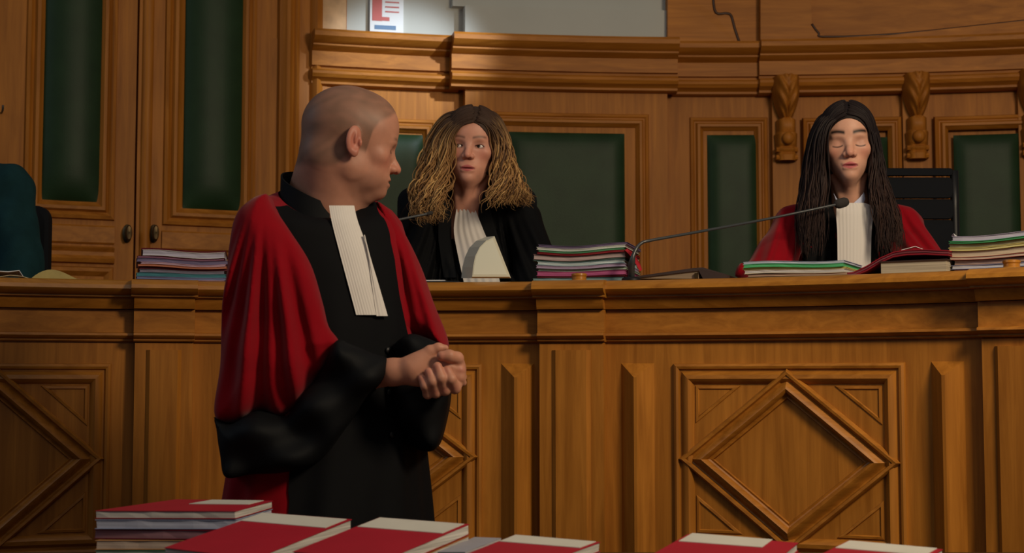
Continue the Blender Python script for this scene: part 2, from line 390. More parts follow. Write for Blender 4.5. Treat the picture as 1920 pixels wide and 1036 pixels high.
# door casing between door and wall
cas = MB()
s516, s592 = DOR.s(516), DOR.s(596)
prof = [(s516, -.05), (s516, .03), (DOR.s(521), .04), (DOR.s(526), .058), (DOR.s(532), .062), (DOR.s(538), .05), (DOR.s(541), .046), (DOR.s(545), .056), (DOR.s(551), .05), (DOR.s(553), .034), (DOR.s(572), .034), (DOR.s(575), .05),
        (DOR.s(582), .066), (DOR.s(589), .06), (s592, .04), (s592-.10, .04), (s592-.10, -.05)]
cas.upright(prof, 0, 3.4).build('trim_1', M['wv'], None, DOR, smooth=True, sharp=32); tag(bpy.data.objects['trim_1'], kind='structure')
def door(nm, px0, px1, l0, l1, f0, f1, hx, astragal, low):
    d = MB().box(DOR.s(px0), DOR.s(px1), -.05, 0, .0, 3.3, bevel=.003).build(nm, M['wv'], None, DOR); tag(d, kind='structure')
    a, b = DOR.s(l0, 380), DOR.s(l1, 380); lb = dz((l0+l1)/2, low)
    fa, fb = DOR.s(f0, 380), DOR.s(f1, 380); fz = dz((f0+f1)/2, low+33)
    a, b = max(a, b), min(a, b); fa, fb = max(fa, fb), min(fa, fb)
    pf = [(0, 0), (.004, .014), (.016, .018), (.024, .010), (.03, .008), (.038, .022), (.05, .022), (.058, .01), (.07, .004), (.08, 0)]
    # mirrored s axis: flip polygon so it is counter-clockwise in (s,z)
    mouldings(rect(fb, fa, fz, 3.15), pf, lambda h: M['wh'] if h else M['wv'], d, DOR, 'frame_moulding', seg=1, nback=-.01)
    cushion(b, a, lb, 3.02, .004, .034, M['leather'], d, DOR, edge=.10)
    # lock rail and lower panel
    z1 = dz((f0+f1)/2, low+78); z2 = dz((f0+f1)/2, low+106)
    MB().box(fb, fa, -.002, .010, z1, fz-.02, bevel=.006).build('lock_rail_panel', M['wh'], d, DOR)
    MB().run([(-.002, z2-.02), (.02, z2-.015), (.026, z2), (.012, z2+.012), (.01, z1-.03), (.02, z1-.016), (-.002, z1-.008)], fb, fa).build('rail_moulding', M['wh'], d, DOR, smooth=True, sharp=30)
    mouldings(rect(fb, fa, .35, z2-.03), [(0, 0), (.005, .012), (.018, .016), (.03, .006), (.036, 0)], lambda h: M['wh'] if h else M['wv'], d, DOR, 'frame_moulding', seg=1, nback=-.01)
    # oval handle on an oval plate
    hs, hz = DOR.hit(hx, 438); V = []; F = []
    h = MB(); k = 20
    for q, (ra, rb, nn) in enumerate(((.018, .036, -.002), (.018, .036, .006), (.013, .03, .010), (.007, .022, .011), (.007, .02, .03), (.012, .028, .034), (.013, .031, .042), (.009, .025, .049), (.001, .003, .051))):
        V += [(hs+ra*math.cos(2*math.pi*i/k), nn, hz+rb*math.sin(2*math.pi*i/k)) for i in range(k)]
        if q: F += [((q-1)*k+i, (q-1)*k+(i+1) % k, q*k+(i+1) % k, q*k+i) for i in range(k)]
    h.add(V, F).build('door_handle', M['brass'], d, DOR, smooth=True, sharp=40)
    if astragal:
        u = DOR.s(270); r = .022
        MB().upright([(u+r*math.cos(t), .0+r*.9*math.sin(t)) for t in np.linspace(0, math.pi, 9)], 0, 3.3).build('astragal', M['wv'], d, DOR, smooth=True, sharp=50)
    return d
door('door_1', 253, 516, 342, 453, 304, 478, 288, True, 393)
door('door_2', 249, -95, 76, 187, 42, 215, 238, False, 377.5)
MB().box(DOR.s(-95), DOR.s(-300), -.05, .05, 0, 3.4).build('trim_2', M['wv'], None, DOR); tag(bpy.data.objects['trim_2'], kind='structure')
hk = DOR.hit(3, 211); hkp = [DOR(np.array([hk[0], n_, hk[1]+z_])) for n_, z_ in ((-.004, .0), (.03, .0), (.045, .008), (.048, .02))]
V_, F_ = tube(smooth_path(hkp, 14), .004, 8); o_ = mesh_obj('coat_hook', V_, F_, M['black_metal'], None, smooth=True); tag(o_, 'tiny dark metal hook on the door wood at the left picture edge', 'hook')
# dais the judges sit on (behind the bench)
ds = MB().box(BEN.s(-420), BEN.s(2300), -2.6, -.10, 0, .56, seg=24).build('dais', M['floor'], None, BEN); tag(ds, kind='structure')

# ================================================================== THE BENCH
zy = lambda py, n=0.: BEN.z(1240, py, n)
bench = empty('judges_bench', BEN(np.array([BEN.s(1070), 0, 0])), 'long curved oak judges bench with diamond panels, pilasters and moulded top', 'bench')
B0, B1 = BEN.s(-330), BEN.s(2250)
ZT = zy(523, .06)                       # top surface
seg_all = 44
MB().box(B0, B1, -.04, 0., .0, zy(560), seg=seg_all).build('carcass', M['bv'], bench, BEN, smooth=True, sharp=30)
def toprun(s0, s1, n, seg, nm):
    pr = [(-.36, ZT-.03), (-.36, ZT), (.045, ZT), (.062, ZT-.004), (.074, ZT-.014), (.076, ZT-.024), (.068, ZT-.033), (.052, ZT-.037), (.048, ZT-.040), (.048, ZT-.044), (.04, ZT-.046), (-.02, ZT-.046)]
    return MB().run([(a+(n if a > 0 else 0), b) for a, b in pr], s0, s1, seg).build(nm, M['top'], bench, BEN, smooth=True, sharp=35)
def band(s0, s1, n, seg):
    za = ZT-.046
    zc_ = zy(578, .03); zd = zy(622, .02); ze = zy(640, .01)
    MB().run([(-.02, za), (.038, za), (.034, za-.012), (.028, zc_+.006), (.024, zc_), (-.02, zc_)][::1] if 0 else [(-.02, zc_), (.026, zc_), (.030, zc_+.006), (.036, za-.008), (.038, za), (-.02, za)], s0, s1, seg).build('cove_moulding', M['bh'], bench, BEN, smooth=True, sharp=30) if n == 0 else \
    MB().run([(-.02, zc_), (.026+n, zc_), (.030+n, zc_+.006), (.036+n, za-.008), (.038+n, za), (-.02, za)], s0, s1, seg).build('cove_moulding', M['bh'], bench, BEN, smooth=True, sharp=30)
    MB().box(s0, s1, -.02, .012+n, zd, zc_-.0015, seg).build('frieze_board', M['bh'], bench, BEN)
    MB().run([(-.02, ze), (.008+n, ze), (.012+n, ze+.003), (.012+n, ze+.007), (.02+n, ze+.010), (.026+n, ze+.016), (.024+n, ze+.022), (.014+n, ze+.0245), (-.02, zd)], s0, s1, seg).build('bead_moulding', M['bh'], bench, BEN, smooth=True, sharp=30)
PIL = [(253, 362), (1012, 1132), (1842, 1968)]
pils = [(BEN.s(a, 650, .03), BEN.s(b, 650, .03)) for a, b in PIL]
edges = [B0]+[e for p in pils for e in p]+[B1]
for i in range(0, len(edges), 2):
    s0, s1 = edges[i], edges[i+1]; toprun(s0-.02, s1+.02, 0, 16, 'top_board'); band(s0, s1, 0, 14)
for s0, s1 in pils:
    pr = .035
    toprun(s0-.012, s1+.012, pr, 4, 'top_board'); band(s0-.004, s1+.004, pr, 4)
    MB().box(s0, s1, -.02, pr, .0, zy(640, .01), 4, bevel=.004).build('pilaster', M['bv'], bench, BEN)
    w_ = (s1-s0)
    MB().upright([(s0+w_*.20, .0), (s0+w_*.20, pr+.002), (s0+w_*.26, pr+.012), (s1-w_*.26, pr+.012), (s1-w_*.20, pr+.002), (s1-w_*.20, 0)], .3, zy(655, .04)).build('pilaster_panel', M['bv'], bench, BEN)
# chamfered uprights beside the diamond panels
for a, b in ((938, 1000), (1163, 1225), (1744, 1806)):
    s0, s1 = BEN.s(a, 800, .02), BEN.s(b, 800, .02); zt = zy(680, .02); h = s1-s0
    V = [(s0, 0, .3), (s1, 0, .3), (s1, 0, zt), (s0, 0, zt), ((s0+s1)/2-.004, .042, .3), ((s0+s1)/2+.004, .042, .3), ((s0+s1)/2+.004, .042, zt-h*.42), ((s0+s1)/2-.004, .042, zt-h*.42)]
    F = [(0, 4, 7, 3), (4, 5, 6, 7), (5, 1, 2, 6), (7, 6, 2, 3), (0, 1, 5, 4), (0, 3, 2, 1)]
    MB().add(V, F).build('chamfered_upright', M['bv'], bench, BEN)
# diamond panels
FR = [(0, -.001), (.002, .010), (.008, .014), (.014, .012), (.017, .006), (.022, .006), (.030, .016), (.040, .018), (.048, .012), (.054, .002), (.056, -.001)]
DG = [(-.046, 0), (-.044, .014), (-.036, .021), (-.026, .020), (-.021, .010), (-.015, .008), (-.006, .012), (.004, .024), (.016, .028), (.026, .022), (.031, .010), (.037, .008), (.044, .010), (.049, 0)]
TR = [(0, 0), (.003, .006), (.009, .007), (.013, 0)]
ZPT, ZPB = zy(681), zy(1038)
for a, b in ((-226, 207), (462, 905), (1264, 1700)):
    s0, s1 = BEN.s(a, 800), BEN.s(b, 800); sm = (s0+s1)/2; zm = (ZPT+ZPB)/2
    pn = empty('diamond_panel', BEN(np.array([sm, 0, ZPB])))
    pn.parent = bench; pn.location = tuple(ORG[pn.name]-ORG[bench.name])
    MB().box(s0+.02, s1-.02, -.01, .003, ZPB+.02, ZPT-.02, 10).build('panel_field', M['bv'], pn, BEN)
    mouldings(rect(s0, s1, ZPB, ZPT), FR, lambda h: M['bh'] if h else M['bv'], pn, BEN, 'frame_moulding', seg=10, nback=-.01)
    hx, hz = (s1-s0)/2-.058, (ZPT-ZPB)/2-.052
    dia = [(sm-hx, zm), (sm, zm-hz), (sm+hx, zm), (sm, zm+hz)]
    mouldings(dia, [(d*.64, n) for d, n in DG], lambda h: M['bh'], pn, BEN, 'diamond_moulding', seg=8, nback=-.01)
    c = .056; q = .125
    for ex in (-1, 1):
        for ez in (-1, 1):
            sx = sm+ex*((s1-s0)/2-c); sz = zm+ez*((ZPT-ZPB)/2-c)
            tri = [(sx, sz), (sx-ex*q*1.0, sz), (sx, sz-ez*q*(hz/hx))]
            ar = (tri[1][0]-tri[0][0])*(tri[2][1]-tri[0][1])-(tri[1][1]-tri[0][1])*(tri[2][0]-tri[0][0])
            if ar < 0: tri = tri[::-1]
            mouldings(tri, TR, lambda h: M['bh'] if h else M['bv'], pn, BEN, 'corner_moulding', seg=3, nback=-.005)
# plinth
zp = ZPB-.045
for i in range(0, len(edges), 2):
    MB().run([(-.02, 0), (.03, 0), (.03, zp-.02), (.02, zp-.008), (.006, zp), (-.02, zp)], edges[i], edges[i+1], 14).build('plinth', M['dark_wood'], bench, BEN, smooth=True, sharp=30)
# little turned wooden pegs on the top
def peg(px, py, r, lab):
    Y = 3.0; s = BEN.s(px, py, -.0); p = BEN(np.array([s, .0, ZT])); pr = [(.0, .0), (r*1.02, 0), (r*1.05, .004), (r*.92, .007), (r*.9, .014), (r, .017), (r*.98, .022), (r*.6, .024), (0, .024)]
    k = 18; V = []; F = []
    for q, (rr, hh) in enumerate(pr):
        V += [p+np.array([rr*math.cos(2*math.pi*i/k), rr*math.sin(2*math.pi*i/k), hh]) for i in range(k)]
        if q: F += [((q-1)*k+i, (q-1)*k+(i+1) % k, q*k+(i+1) % k, q*k+i) for i in range(k)]
    o = mesh_obj('wooden_peg', V, F, M['top'], None, smooth=True, sharp=35); tag(o, lab, 'peg', 'turned pegs on the bench top')
peg(1086, 520, .021, 'small turned wooden peg on the bench top before the tall pink and white file stack')
peg(1897, 505, .021, 'small turned wooden peg on the bench top at the right edge of the picture')
# ================================================================== PAPERS, FILES AND THINGS ON THE BENCH
def paper_mat(name, rgb, amp=.22):
    m, N, L, b = new_mat(name); c = srgb(*rgb)
    tc = N.new('ShaderNodeTexCoord'); mp = N.new('ShaderNodeMapping'); mp.inputs['Scale'].default_value = (5, 5, 620)
    n = N.new('ShaderNodeTexNoise'); n.inputs['Scale'].default_value = 1; n.inputs['Detail'].default_value = 3
    L.new(tc.outputs['Object'], mp.inputs['Vector']); L.new(mp.outputs['Vector'], n.inputs['Vector'])
    r = N.new('ShaderNodeValToRGB'); r.color_ramp.elements[0].position = .34; r.color_ramp.elements[1].position = .6
    r.color_ramp.elements[0].color = tuple(x*(1-2*amp) for x in c[:3])+(1,); r.color_ramp.elements[1].color = c
    L.new(n.outputs['Fac'], r.inputs['Fac']); L.new(r.outputs['Color'], b.inputs['Base Color']); b.inputs['Roughness'].default_value = .75
    b.inputs['Specular IOR Level'].default_value = .2
    return m
PM = {}
def pmat(rgb):
    if rgb not in PM: PM[rgb] = paper_mat('paper_%d' % len(PM), rgb)
    return PM[rgb]
CM = {}
def cmat(rgb):
    if rgb not in CM: CM[rgb] = plain('card_%d' % len(CM), rgb, rough=.6, spec=.3, noise=.06, nscale=12)
    return CM[rgb]
ORD = ['top', 'second', 'third', 'fourth', 'fifth', 'sixth', 'seventh', 'eighth', 'ninth', 'tenth', 'eleventh', 'twelfth']
def slab(top, bot, nu, nv):
    """closed block between two (nv+1,nu+1,3) grids"""
    n = (nu+1)*(nv+1); V = np.concatenate([top.reshape(-1, 3), bot.reshape(-1, 3)]); F = []
    I = lambda j, i: j*(nu+1)+i
    for j in range(nv):
        for i in range(nu):
            F.append((I(j, i), I(j, i+1), I(j+1, i+1), I(j+1, i))); F.append((n+I(j, i), n+I(j+1, i), n+I(j+1, i+1), n+I(j, i+1)))
    for i in range(nu):
        F.append((I(0, i), n+I(0, i), n+I(0, i+1), I(0, i+1))); F.append((I(nv, i), I(nv, i+1), n+I(nv, i+1), n+I(nv, i)))
    for j in range(nv):
        F.append((I(j, 0), I(j+1, 0), n+I(j+1, 0), n+I(j, 0))); F.append((I(j, nu), n+I(j, nu), n+I(j+1, nu), I(j+1, nu)))
    return V, F
def bil(c, nu, nv, fn=None, u0=0., u1=1., v0=0., v1=1.):
    A, B, C, D = [np.asarray(x, float) for x in c]; G = np.zeros((nv+1, nu+1, 3))
    for j in range(nv+1):
        for i in range(nu+1):
            u = u0+(u1-u0)*i/nu; v = v0+(v1-v0)*j/nv
            p = (A*(1-u)+B*u)*(1-v)+(D*(1-u)+C*u)*v
            if fn: p = p+np.array([0, 0, fn(u, v)])
            G[j, i] = p
    return G
def file_obj(c, t, cover, page, label, group, fn=None, fnb=None, bottom=None, band=None, nm='paper_file', cat='file', spine=None):
    """c = far-left, far-right, near-right, near-left corners of the top"""
    nu, nv = 10, 4; T = bil(c, nu, nv, fn); Bt = T.copy()
    if bottom is not None: Bt[..., 2] = bottom
    else: Bt[..., 2] -= t
    base = Bt.reshape(-1, 3).mean(0); base[2] = Bt[..., 2].min()
    r = empty(nm, base, label, cat, group)
    cen = T.reshape(-1, 3).mean(0)
    sh = lambda G, k: np.concatenate([(G[..., :2]-cen[:2])*k+cen[:2], G[..., 2:]], -1)
    Tp = sh(T, .985); Bp = sh(Bt, .985); Tp[..., 2] -= .0011; Bp[..., 2] += .0011
    ed = np.ones(Tp.shape[:2], bool); ed[1:-1, 1:-1] = False; jj = rng.normal(0, .0006, Tp.shape[:2]+(2,))*ed[..., None]; Tp[..., :2] += jj; Bp[..., :2] += jj*.3+rng.normal(0, .0005, Tp.shape[:2]+(2,))*ed[..., None]
    V, F = slab(Tp, Bp, nu, nv); mesh_obj('pages', V, F, pmat(page), r)
    T2 = T.copy(); T2[..., 2] -= .001; V, F = slab(T, T2, nu, nv); cv = mesh_obj('cover', V, F, cmat(cover), r)
    B2 = Bt.copy(); B2[..., 2] += .001; V, F = slab(B2, Bt, nu, nv); mesh_obj('cover', V, F, cmat(cover), r)
    if band:
        u0, u1, v0, v1 = band; G = bil(c, 8, 2, fn, u0, u1, v0, v1); G[..., 2] += .0012; G2 = G.copy(); G2[..., 2] -= .001
        V, F = slab(G, G2, 8, 2); mesh_obj('label_sheet', V, F, cmat((196, 194, 184)), r)
    return r
def bench_pt(s, n): return BEN(np.array([s, n, 0.]))
def stack(px0, px1, layers, where, group, n0=-.03, depth=.24, wave=(.006, 0.), jit=.010, wave2=None):
    """layers from the bottom up: (thickness, cover, page, colour word)"""
    z = ZT+.0005; sa, sb = BEN.s(px0, 515, n0), BEN.s(px1, 515, n0); k = len(layers)
    for i, (t, cover, page, word) in enumerate(layers):
        a = sa+random.uniform(-jit, jit); b = sb+random.uniform(-jit, jit)*.6; nf = n0+random.uniform(-.012, .0)
        c = [bench_pt(a, nf-depth), bench_pt(b, nf-depth), bench_pt(b, nf), bench_pt(a, nf)]
        c = [np.array([p[0], p[1], z+t]) for p in c]
        am = wave[0]*min(1, (i+.0)/max(1, k*.5)); ph = wave[1]
        f = (lambda am, ph: (lambda u, v: am*math.sin(u*5.2+ph)))(am, ph)
        am0 = wave[0]*min(1, max(0, i-1.)/max(1, k*.5))
        lo = am*1.0-am0 if False else 0
        file_obj(c, t-.0004, cover, page, ('%s file on top of the pile %s' % (word, where) if i == k-1 else '%s file, %s from the top, pile %s' % (word, ORD[k-1-i], where)), group, fn=f)
        z += t+(wave[0]/(k*.5))*1.05 if i < k*.5 else t+.0003
LIL = (168, 160, 188); WH = (206, 204, 200); PK = (190, 150, 168); TEAL = (70, 132, 146); GRY = (120, 122, 140); MAR = (96, 22, 34); PUR = (96, 84, 118); RED = (150, 20, 36); ORA = (190, 110, 70)
BL = (120, 128, 168); CRM = (200, 186, 158); GRN = (62, 150, 96); YEL = (206, 196, 120); BRN = (120, 92, 76); MAG = (170, 76, 124); DG_ = (40, 60, 54); PALE = (170, 190, 190)
stack(262, 424, [(.007, PK, (176, 150, 184), 'pale mauve'), (.007, BL, BL, 'slate blue'), (.009, TEAL, TEAL, 'teal'), (.008, GRY, (132, 128, 150), 'grey'), (.005, MAR, (110, 60, 76), 'maroon'), (.005, ORA, (206, 150, 130), 'orange edged'),
                 (.006, PK, (190, 168, 190), 'pink edged'), (.010, PUR, (118, 110, 142), 'purple grey'), (.006, MAR, (150, 110, 140), 'dark maroon'), (.016, WH, (186, 184, 204), 'thick white'), (.004, MAR, (140, 40, 50), 'thin red')],
      'left of the robed man', 'files piled at the left of the bench', wave=(.0035, 1.0))
stack(1004, 1172, [(.014, (70, 104, 104), (120, 152, 156), 'teal grey'), (.004, MAR, (120, 40, 50), 'dark red'), (.012, MAG, (178, 92, 138), 'magenta'), (.006, (150, 176, 160), (186, 200, 186), 'green white'), (.008, LIL, (172, 150, 180), 'lilac'),
                   (.009, (150, 180, 190), (190, 206, 208), 'pale blue'), (.005, DG_, (90, 110, 104), 'dark green'), (.014, (150, 110, 110), (186, 166, 164), 'beige pink'), (.005, RED, (150, 60, 64), 'red'), (.006, (60, 120, 84), (90, 150, 110), 'green'),
                   (.007, WH, (200, 204, 196), 'white'), (.007, PUR, (110, 96, 124), 'purple')],
      'beside the tall microphone', 'files piled at the middle of the bench', wave=(.0045, 2.6))
stack(1398, 1585, [(.004, MAR, (130, 60, 60), 'maroon'), (.007, BRN, (176, 150, 130), 'brown paper'), (.010, CRM, (196, 196, 196), 'white paper'), (.004, YEL, (190, 190, 90), 'yellow'), (.009, (70, 170, 110), (84, 178, 120), 'bright green'), (.007, (150, 160, 190), (190, 196, 210), 'white')],
      'before the woman in red', 'files piled before the dark haired judge', wave=(.003, .5), depth=.2)
stack(1782, 1990, [(.010, (150, 110, 126), (180, 140, 156), 'mauve'), (.010, BL, (190, 192, 204), 'blue white'), (.012, BRN, (176, 150, 140), 'brown edged'), (.008, (160, 90, 80), (196, 176, 160), 'red edged'), (.014, CRM, (192, 178, 156), 'cream'), (.007, YEL, (196, 190, 140), 'pale yellow'), (.010, (140, 130, 80), (176, 168, 130), 'olive'), (.006, GRN, (70, 140, 90), 'green'), (.012, LIL, (186, 182, 200), 'lilac white')],
      'at the right edge', 'files piled at the right of the bench', wave=(.004, 3.4), n0=-.06)
# dog-eared sheet sticking out of the right pile
def sheet(name, pts, mat, label, cat, th=.0012, group=None, sub=None):
    """a bent paper from a grid of points rows x cols"""
    G = np.array(pts, float); nv, nu = G.shape[0]-1, G.shape[1]-1; G2 = G.copy(); G2[..., 2] -= th
    V, F = slab(G, G2, nu, nv); o = mesh_obj(name, V, F, mat, None, smooth=True, sharp=50); tag(o, label, cat, group); return o
M['sheet_white'] = plain('white_sheet', (212, 212, 216), rough=.7); M['sheet_cream'] = plain('cream_sheet', (206, 198, 164), rough=.7)
def px_grid(rows): return [[P(*c) for c in r] for r in rows]
sheet('paper_sheet', px_grid([[(1784, 441, 4.05), (1800, 450, 4.0), (1830, 455, 3.98), (1870, 455, 3.97)], [(1788, 437, 3.97), (1806, 452, 3.95), (1832, 458, 3.93), (1872, 457, 3.92)], [(1792, 447, 3.90), (1808, 459, 3.88), (1834, 464, 3.87), (1874, 461, 3.86)]]), M['sheet_white'], 'lilac white sheet with a curled up corner on top of the right pile', 'paper')
sheet('paper_sheet', px_grid([[(1806, 466, 3.80), (1826, 461, 3.78), (1850, 457, 3.80)], [(1801, 476, 3.76), (1818, 472, 3.75), (1846, 463, 3.78)], [(1808, 478, 3.74), (1816, 474, 3.74), (1834, 468, 3.76)]]), M['sheet_cream'], 'folded cream note poking out of the right pile', 'paper')

# red elastic folder flap hanging over the side of the middle pile
c = [P(1174, 463, 4.10), P(1200, 494, 4.09), P(1204, 506, 3.96), P(1176, 466, 3.96)]
G = bil(c, 8, 4, lambda u, v: .006*math.sin(u*3)); G2 = G.copy(); G2[..., 2] -= .004; G2[..., 0] -= .006
V, F = slab(G, G2, 8, 4); o = mesh_obj('folder_flap', V, F, cmat((170, 14, 36)), None, smooth=True, sharp=40); tag(o, 'bright red card flap slanting down the side of the middle file pile', 'folder')

# open red folder leaning over a thick book before the right judge
bk = empty('thick_book', BEN(np.array([BEN.s(1712, 505, -.06), -.12, ZT])), 'thick cream paged law book lying under the open red folder', 'book')
s0, s1 = BEN.s(1652, 505, -.03), BEN.s(1774, 505, -.03); zt_ = ZT+.036
MB().box(s0, s1, -.24, -.03, ZT+.0035, zt_-.003, 4).build('pages', pmat((176, 166, 146)), bk, BEN)
MB().box(s0-.004, s1+.004, -.245, -.026, ZT+.0004, ZT+.0034, 4).build('cover', cmat((44, 28, 26)), bk, BEN)
MB().box(s0-.004, s1+.004, -.245, -.026, zt_-.003, zt_, 4).build('cover', cmat((44, 28, 26)), bk, BEN)
def ramp_sheet(off, name, mat, parent, th):
    xs = [(1578, 517), (1600, 511), (1625, 499), (1650, 484), (1675, 473), (1700, 469), (1735, 468), (1778, 470)]
    rows = []
    for n in (-.24, -.16, -.08, -.035):
        r = []
        for px, py in xs:
            s = BEN.s(px, py, -.035); z = BEN.z(px, py-off, -.035); r.append(BEN(np.array([s, n, max(z, ZT+.001+th+(off+6)*.0009)])))
        rows.append(r)
    G = np.array(rows); G2 = G.copy(); G2[..., 2] -= th
    V, F = slab(G, G2, len(xs)-1, 3); return mesh_obj(name, V, F, mat, parent, smooth=True, sharp=40)
fo = empty('open_folder', BEN(np.array([BEN.s(1650, 505), -.12, ZT])), 'open dark red folder draped up over the thick book', 'folder')
ramp_sheet(-6, 'lower_cover', cmat((120, 14, 30)), fo, .004); ramp_sheet(-2, 'pages', pmat((120, 60, 70)), fo, .004); ramp_sheet(1.5, 'upper_cover', cmat((128, 14, 32)), fo, .003)
sheet('paper_sheet', px_grid([[(1690, 468, 3.9), (1715, 463, 3.9), (1726, 465, 3.9)], [(1690, 468, 3.8), (1716, 461, 3.8), (1730, 466, 3.8)]]), M['sheet_white'], 'white sheet corner sticking up out of the open red folder', 'paper')
# dark ring binder
bd = empty('ring_binder', BEN(np.array([BEN.s(1275, 515, -.1), -.1, ZT])), 'flat dark brown ring binder lying on the bench right of the microphone base', 'binder')
def bpoly(pl, n0, n1, nm, m, par):
    h = [BEN.hit(x, y, n1) for x, y in pl]; k = len(h)
    h = [(s, max(z, ZT+.0005)) for s, z in h]
    V = [(s, n1, z) for s, z in h]+[(s, n0, z) for s, z in h]
    F = [tuple(range(k)), tuple(range(2*k-1, k-1, -1))]+[(i, i+k, (i+1) % k+k, (i+1) % k) for i in range(k)]
    return MB().add(V, F).build(nm, m, par, BEN)
bpoly([(1197, 522), (1196, 517), (1300, 504), (1310, 507), (1310, 522)], -.28, -.04, 'pages', pmat((150, 132, 110)), bd)
bpoly([(1190, 518), (1300, 502), (1318, 501), (1362, 514), (1364, 522), (1318, 522), (1310, 507), (1192, 521)], -.285, -.035, 'cover', cmat((58, 46, 44)), bd)
bpoly([(1302, 512), (1308, 511), (1308, 521), (1302, 521)], -.06, -.032, 'ring', M['brass'], bd)

# white quarter-round wedge
wd = empty('desk_speaker', BEN(np.array([BEN.s(915, 517, -.08), -.08, ZT])), 'cream white quarter round plastic desk unit before the blonde woman', 'speaker')
Yw = 3.98
front = [(884, 521), (886, 500), (890, 480), (899, 462), (911, 450), (927, 442), (958, 521)]
back = [(865, 521), (867, 500), (872, 481), (880, 464), (893, 451), (911, 444), (944, 521)]
Fp = np.array([P(x, y, Yw) for x, y in front]); Bp = np.array([P(x, y, Yw+.12) for x, y in back])
for A_ in (Fp, Bp): A_[:, 2] = np.maximum(A_[:, 2], ZT+.0008)
def ring_loft(rings, cap=True):
    k = len(rings[0]); V = np.concatenate(rings); F = []
    for q in range(len(rings)-1):
        F += [(q*k+i, q*k+(i+1) % k, (q+1)*k+(i+1) % k, (q+1)*k+i) for i in range(k)]
    if cap: F.append(tuple(range(k-1, -1, -1))); F.append(tuple(range((len(rings)-1)*k, len(rings)*k)))
    return V, F
cn = Fp.mean(0); F0 = cn+(Fp-cn)*.94+np.array([0, -.004, 0]); 
for A_ in (F0,): A_[:, 2] = np.maximum(A_[:, 2], ZT+.0008)
V, F = ring_loft([F0, Fp+np.array([0, .003, 0]), Bp]); mesh_obj('housing', V, F, M['white_plastic'], wd)
V, F = ring_loft([cn+(F0-cn)*.9+np.array([0, -.0012, 0]), cn+(F0-cn)*.9+np.array([0, .003, 0])]); mesh_obj('front_plate', V, F, plain('pale_plate', (224, 226, 210), rough=.5), wd)
# flat black folder with white paper
MB().box(BEN.s(770, 520, -.08), BEN.s(862, 520, -.08), -.30, -.05, ZT+.0005, ZT+.010, 4, bevel=.003).build('document_case', M['black_plastic'], None, BEN, origin=None); tag(bpy.data.objects['document_case'], 'flat black document case on the bench before the blonde woman', 'case')
MB().box(BEN.s(788, 512, -.1), BEN.s(836, 512, -.1), -.25, -.08, ZT+.0105, ZT+.015, 3).build('paper_pad', M['sheet_white'], None, BEN); tag(bpy.data.objects['paper_pad'], 'thin white paper pad on the flat black document case', 'paper')
# khaki folder and white papers at the far left
yl = BEN.s(57, 520, -.05), BEN.s(150, 520, -.05)
G = np.zeros((5, 13, 3))
for j in range(5):
    for i in range(13):
        u = i/12; G[j, i] = BEN(np.array([yl[0]+(yl[1]-yl[0])*u, -.22+.17*j/4, ZT+.004+.026*math.sin(math.pi*u**.8)**1.2]))
G2 = G.copy(); G2[..., 2] = ZT+.0006; V, F = slab(G, G2, 12, 4)
o = mesh_obj('card_folder', V, F, plain('khaki_card', (168, 154, 96), rough=.7, noise=.08), None, smooth=True, sharp=40); tag(o, 'arched khaki card folder on the bench beside the teal sweater', 'folder')
sheet('paper_sheet', [[BEN(np.array([BEN.s(x, 515, -.05), n, ZT+.0025+h])) for x, h in ((-60, .014), (-20, .022), (15, .020), (36, .024), (46, .004))] for n in (-.2, -.12, -.05)], M['sheet_white'], 'crumpled white paper at the left edge of the bench', 'paper', th=.002)
sheet('paper_sheet', [[BEN(np.array([BEN.s(x, 515, -.03), n, ZT+.0022+h])) for x, h in ((-10, .001), (18, .008), (40, .006), (56, .0005))] for n in (-.04, -.02, -.005)], M['sheet_cream'], 'small cream paper slip before the crumpled white paper', 'paper')
sheet('paper_sheet', [[BEN(np.array([BEN.s(x, 515, -.03), n, ZT+.0022+h])) for x, h in ((146, .003), (165, .0025), (182, .0005))] for n in (-.16, -.1, -.03)], M['sheet_white'], 'flat white sheet lying right of the khaki folder', 'paper')

# microphones on long goosenecks
def mic(base_px, base_n, path, tip, label, r0=.0085, r1=.0035, foam=.014):
    p0 = BEN(np.array([BEN.s(base_px, 522, base_n), base_n, ZT])); r = empty('gooseneck_microphone', p0, label, 'microphone', 'bench microphones')
    k = 20; V = []; F = []
    for q, (rr, h) in enumerate(((.026, .0005), (.026, .006), (.022, .010), (.010, .012))):
        V += [p0+np.array([rr*math.cos(2*math.pi*i/k), rr*math.sin(2*math.pi*i/k), h]) for i in range(k)]
        if q: F += [((q-1)*k+i, (q-1)*k+(i+1) % k, q*k+(i+1) % k, q*k+i) for i in range(k)]
    F.append(tuple(range(k))); F.append(tuple(range(4*k-1, 3*k-1, -1))); mesh_obj('base', V, F, M['black_plastic'], r, smooth=True, sharp=35)
    pts = [p0+np.array([0, 0, .008])]+[P(*q) for q in path]; sp = smooth_path(pts, 60)
    rad = np.interp(np.linspace(0, 1, 60), [0, .14, .24, .4, 1], [r0, r0, r0*.62, r1*1.25, r1]); V, F = tube(sp, rad, 8); mesh_obj('stem', V, F, M['black_metal'], r, smooth=True, sharp=50)
    a = P(*path[-1]); b = P(*tip); d = (b-a)
    q = np.array([a+d*t for t in np.linspace(-.1, 1, 10)]); V, F = tube(q, foam*np.sqrt(np.clip(1-np.linspace(-1, 1, 10)**4, .04, 1)), 12); mesh_obj('foam_capsule', V, F, plain('mic_foam', (48, 44, 42), rough=.95, bump=.3, bscale=300), r, smooth=True)
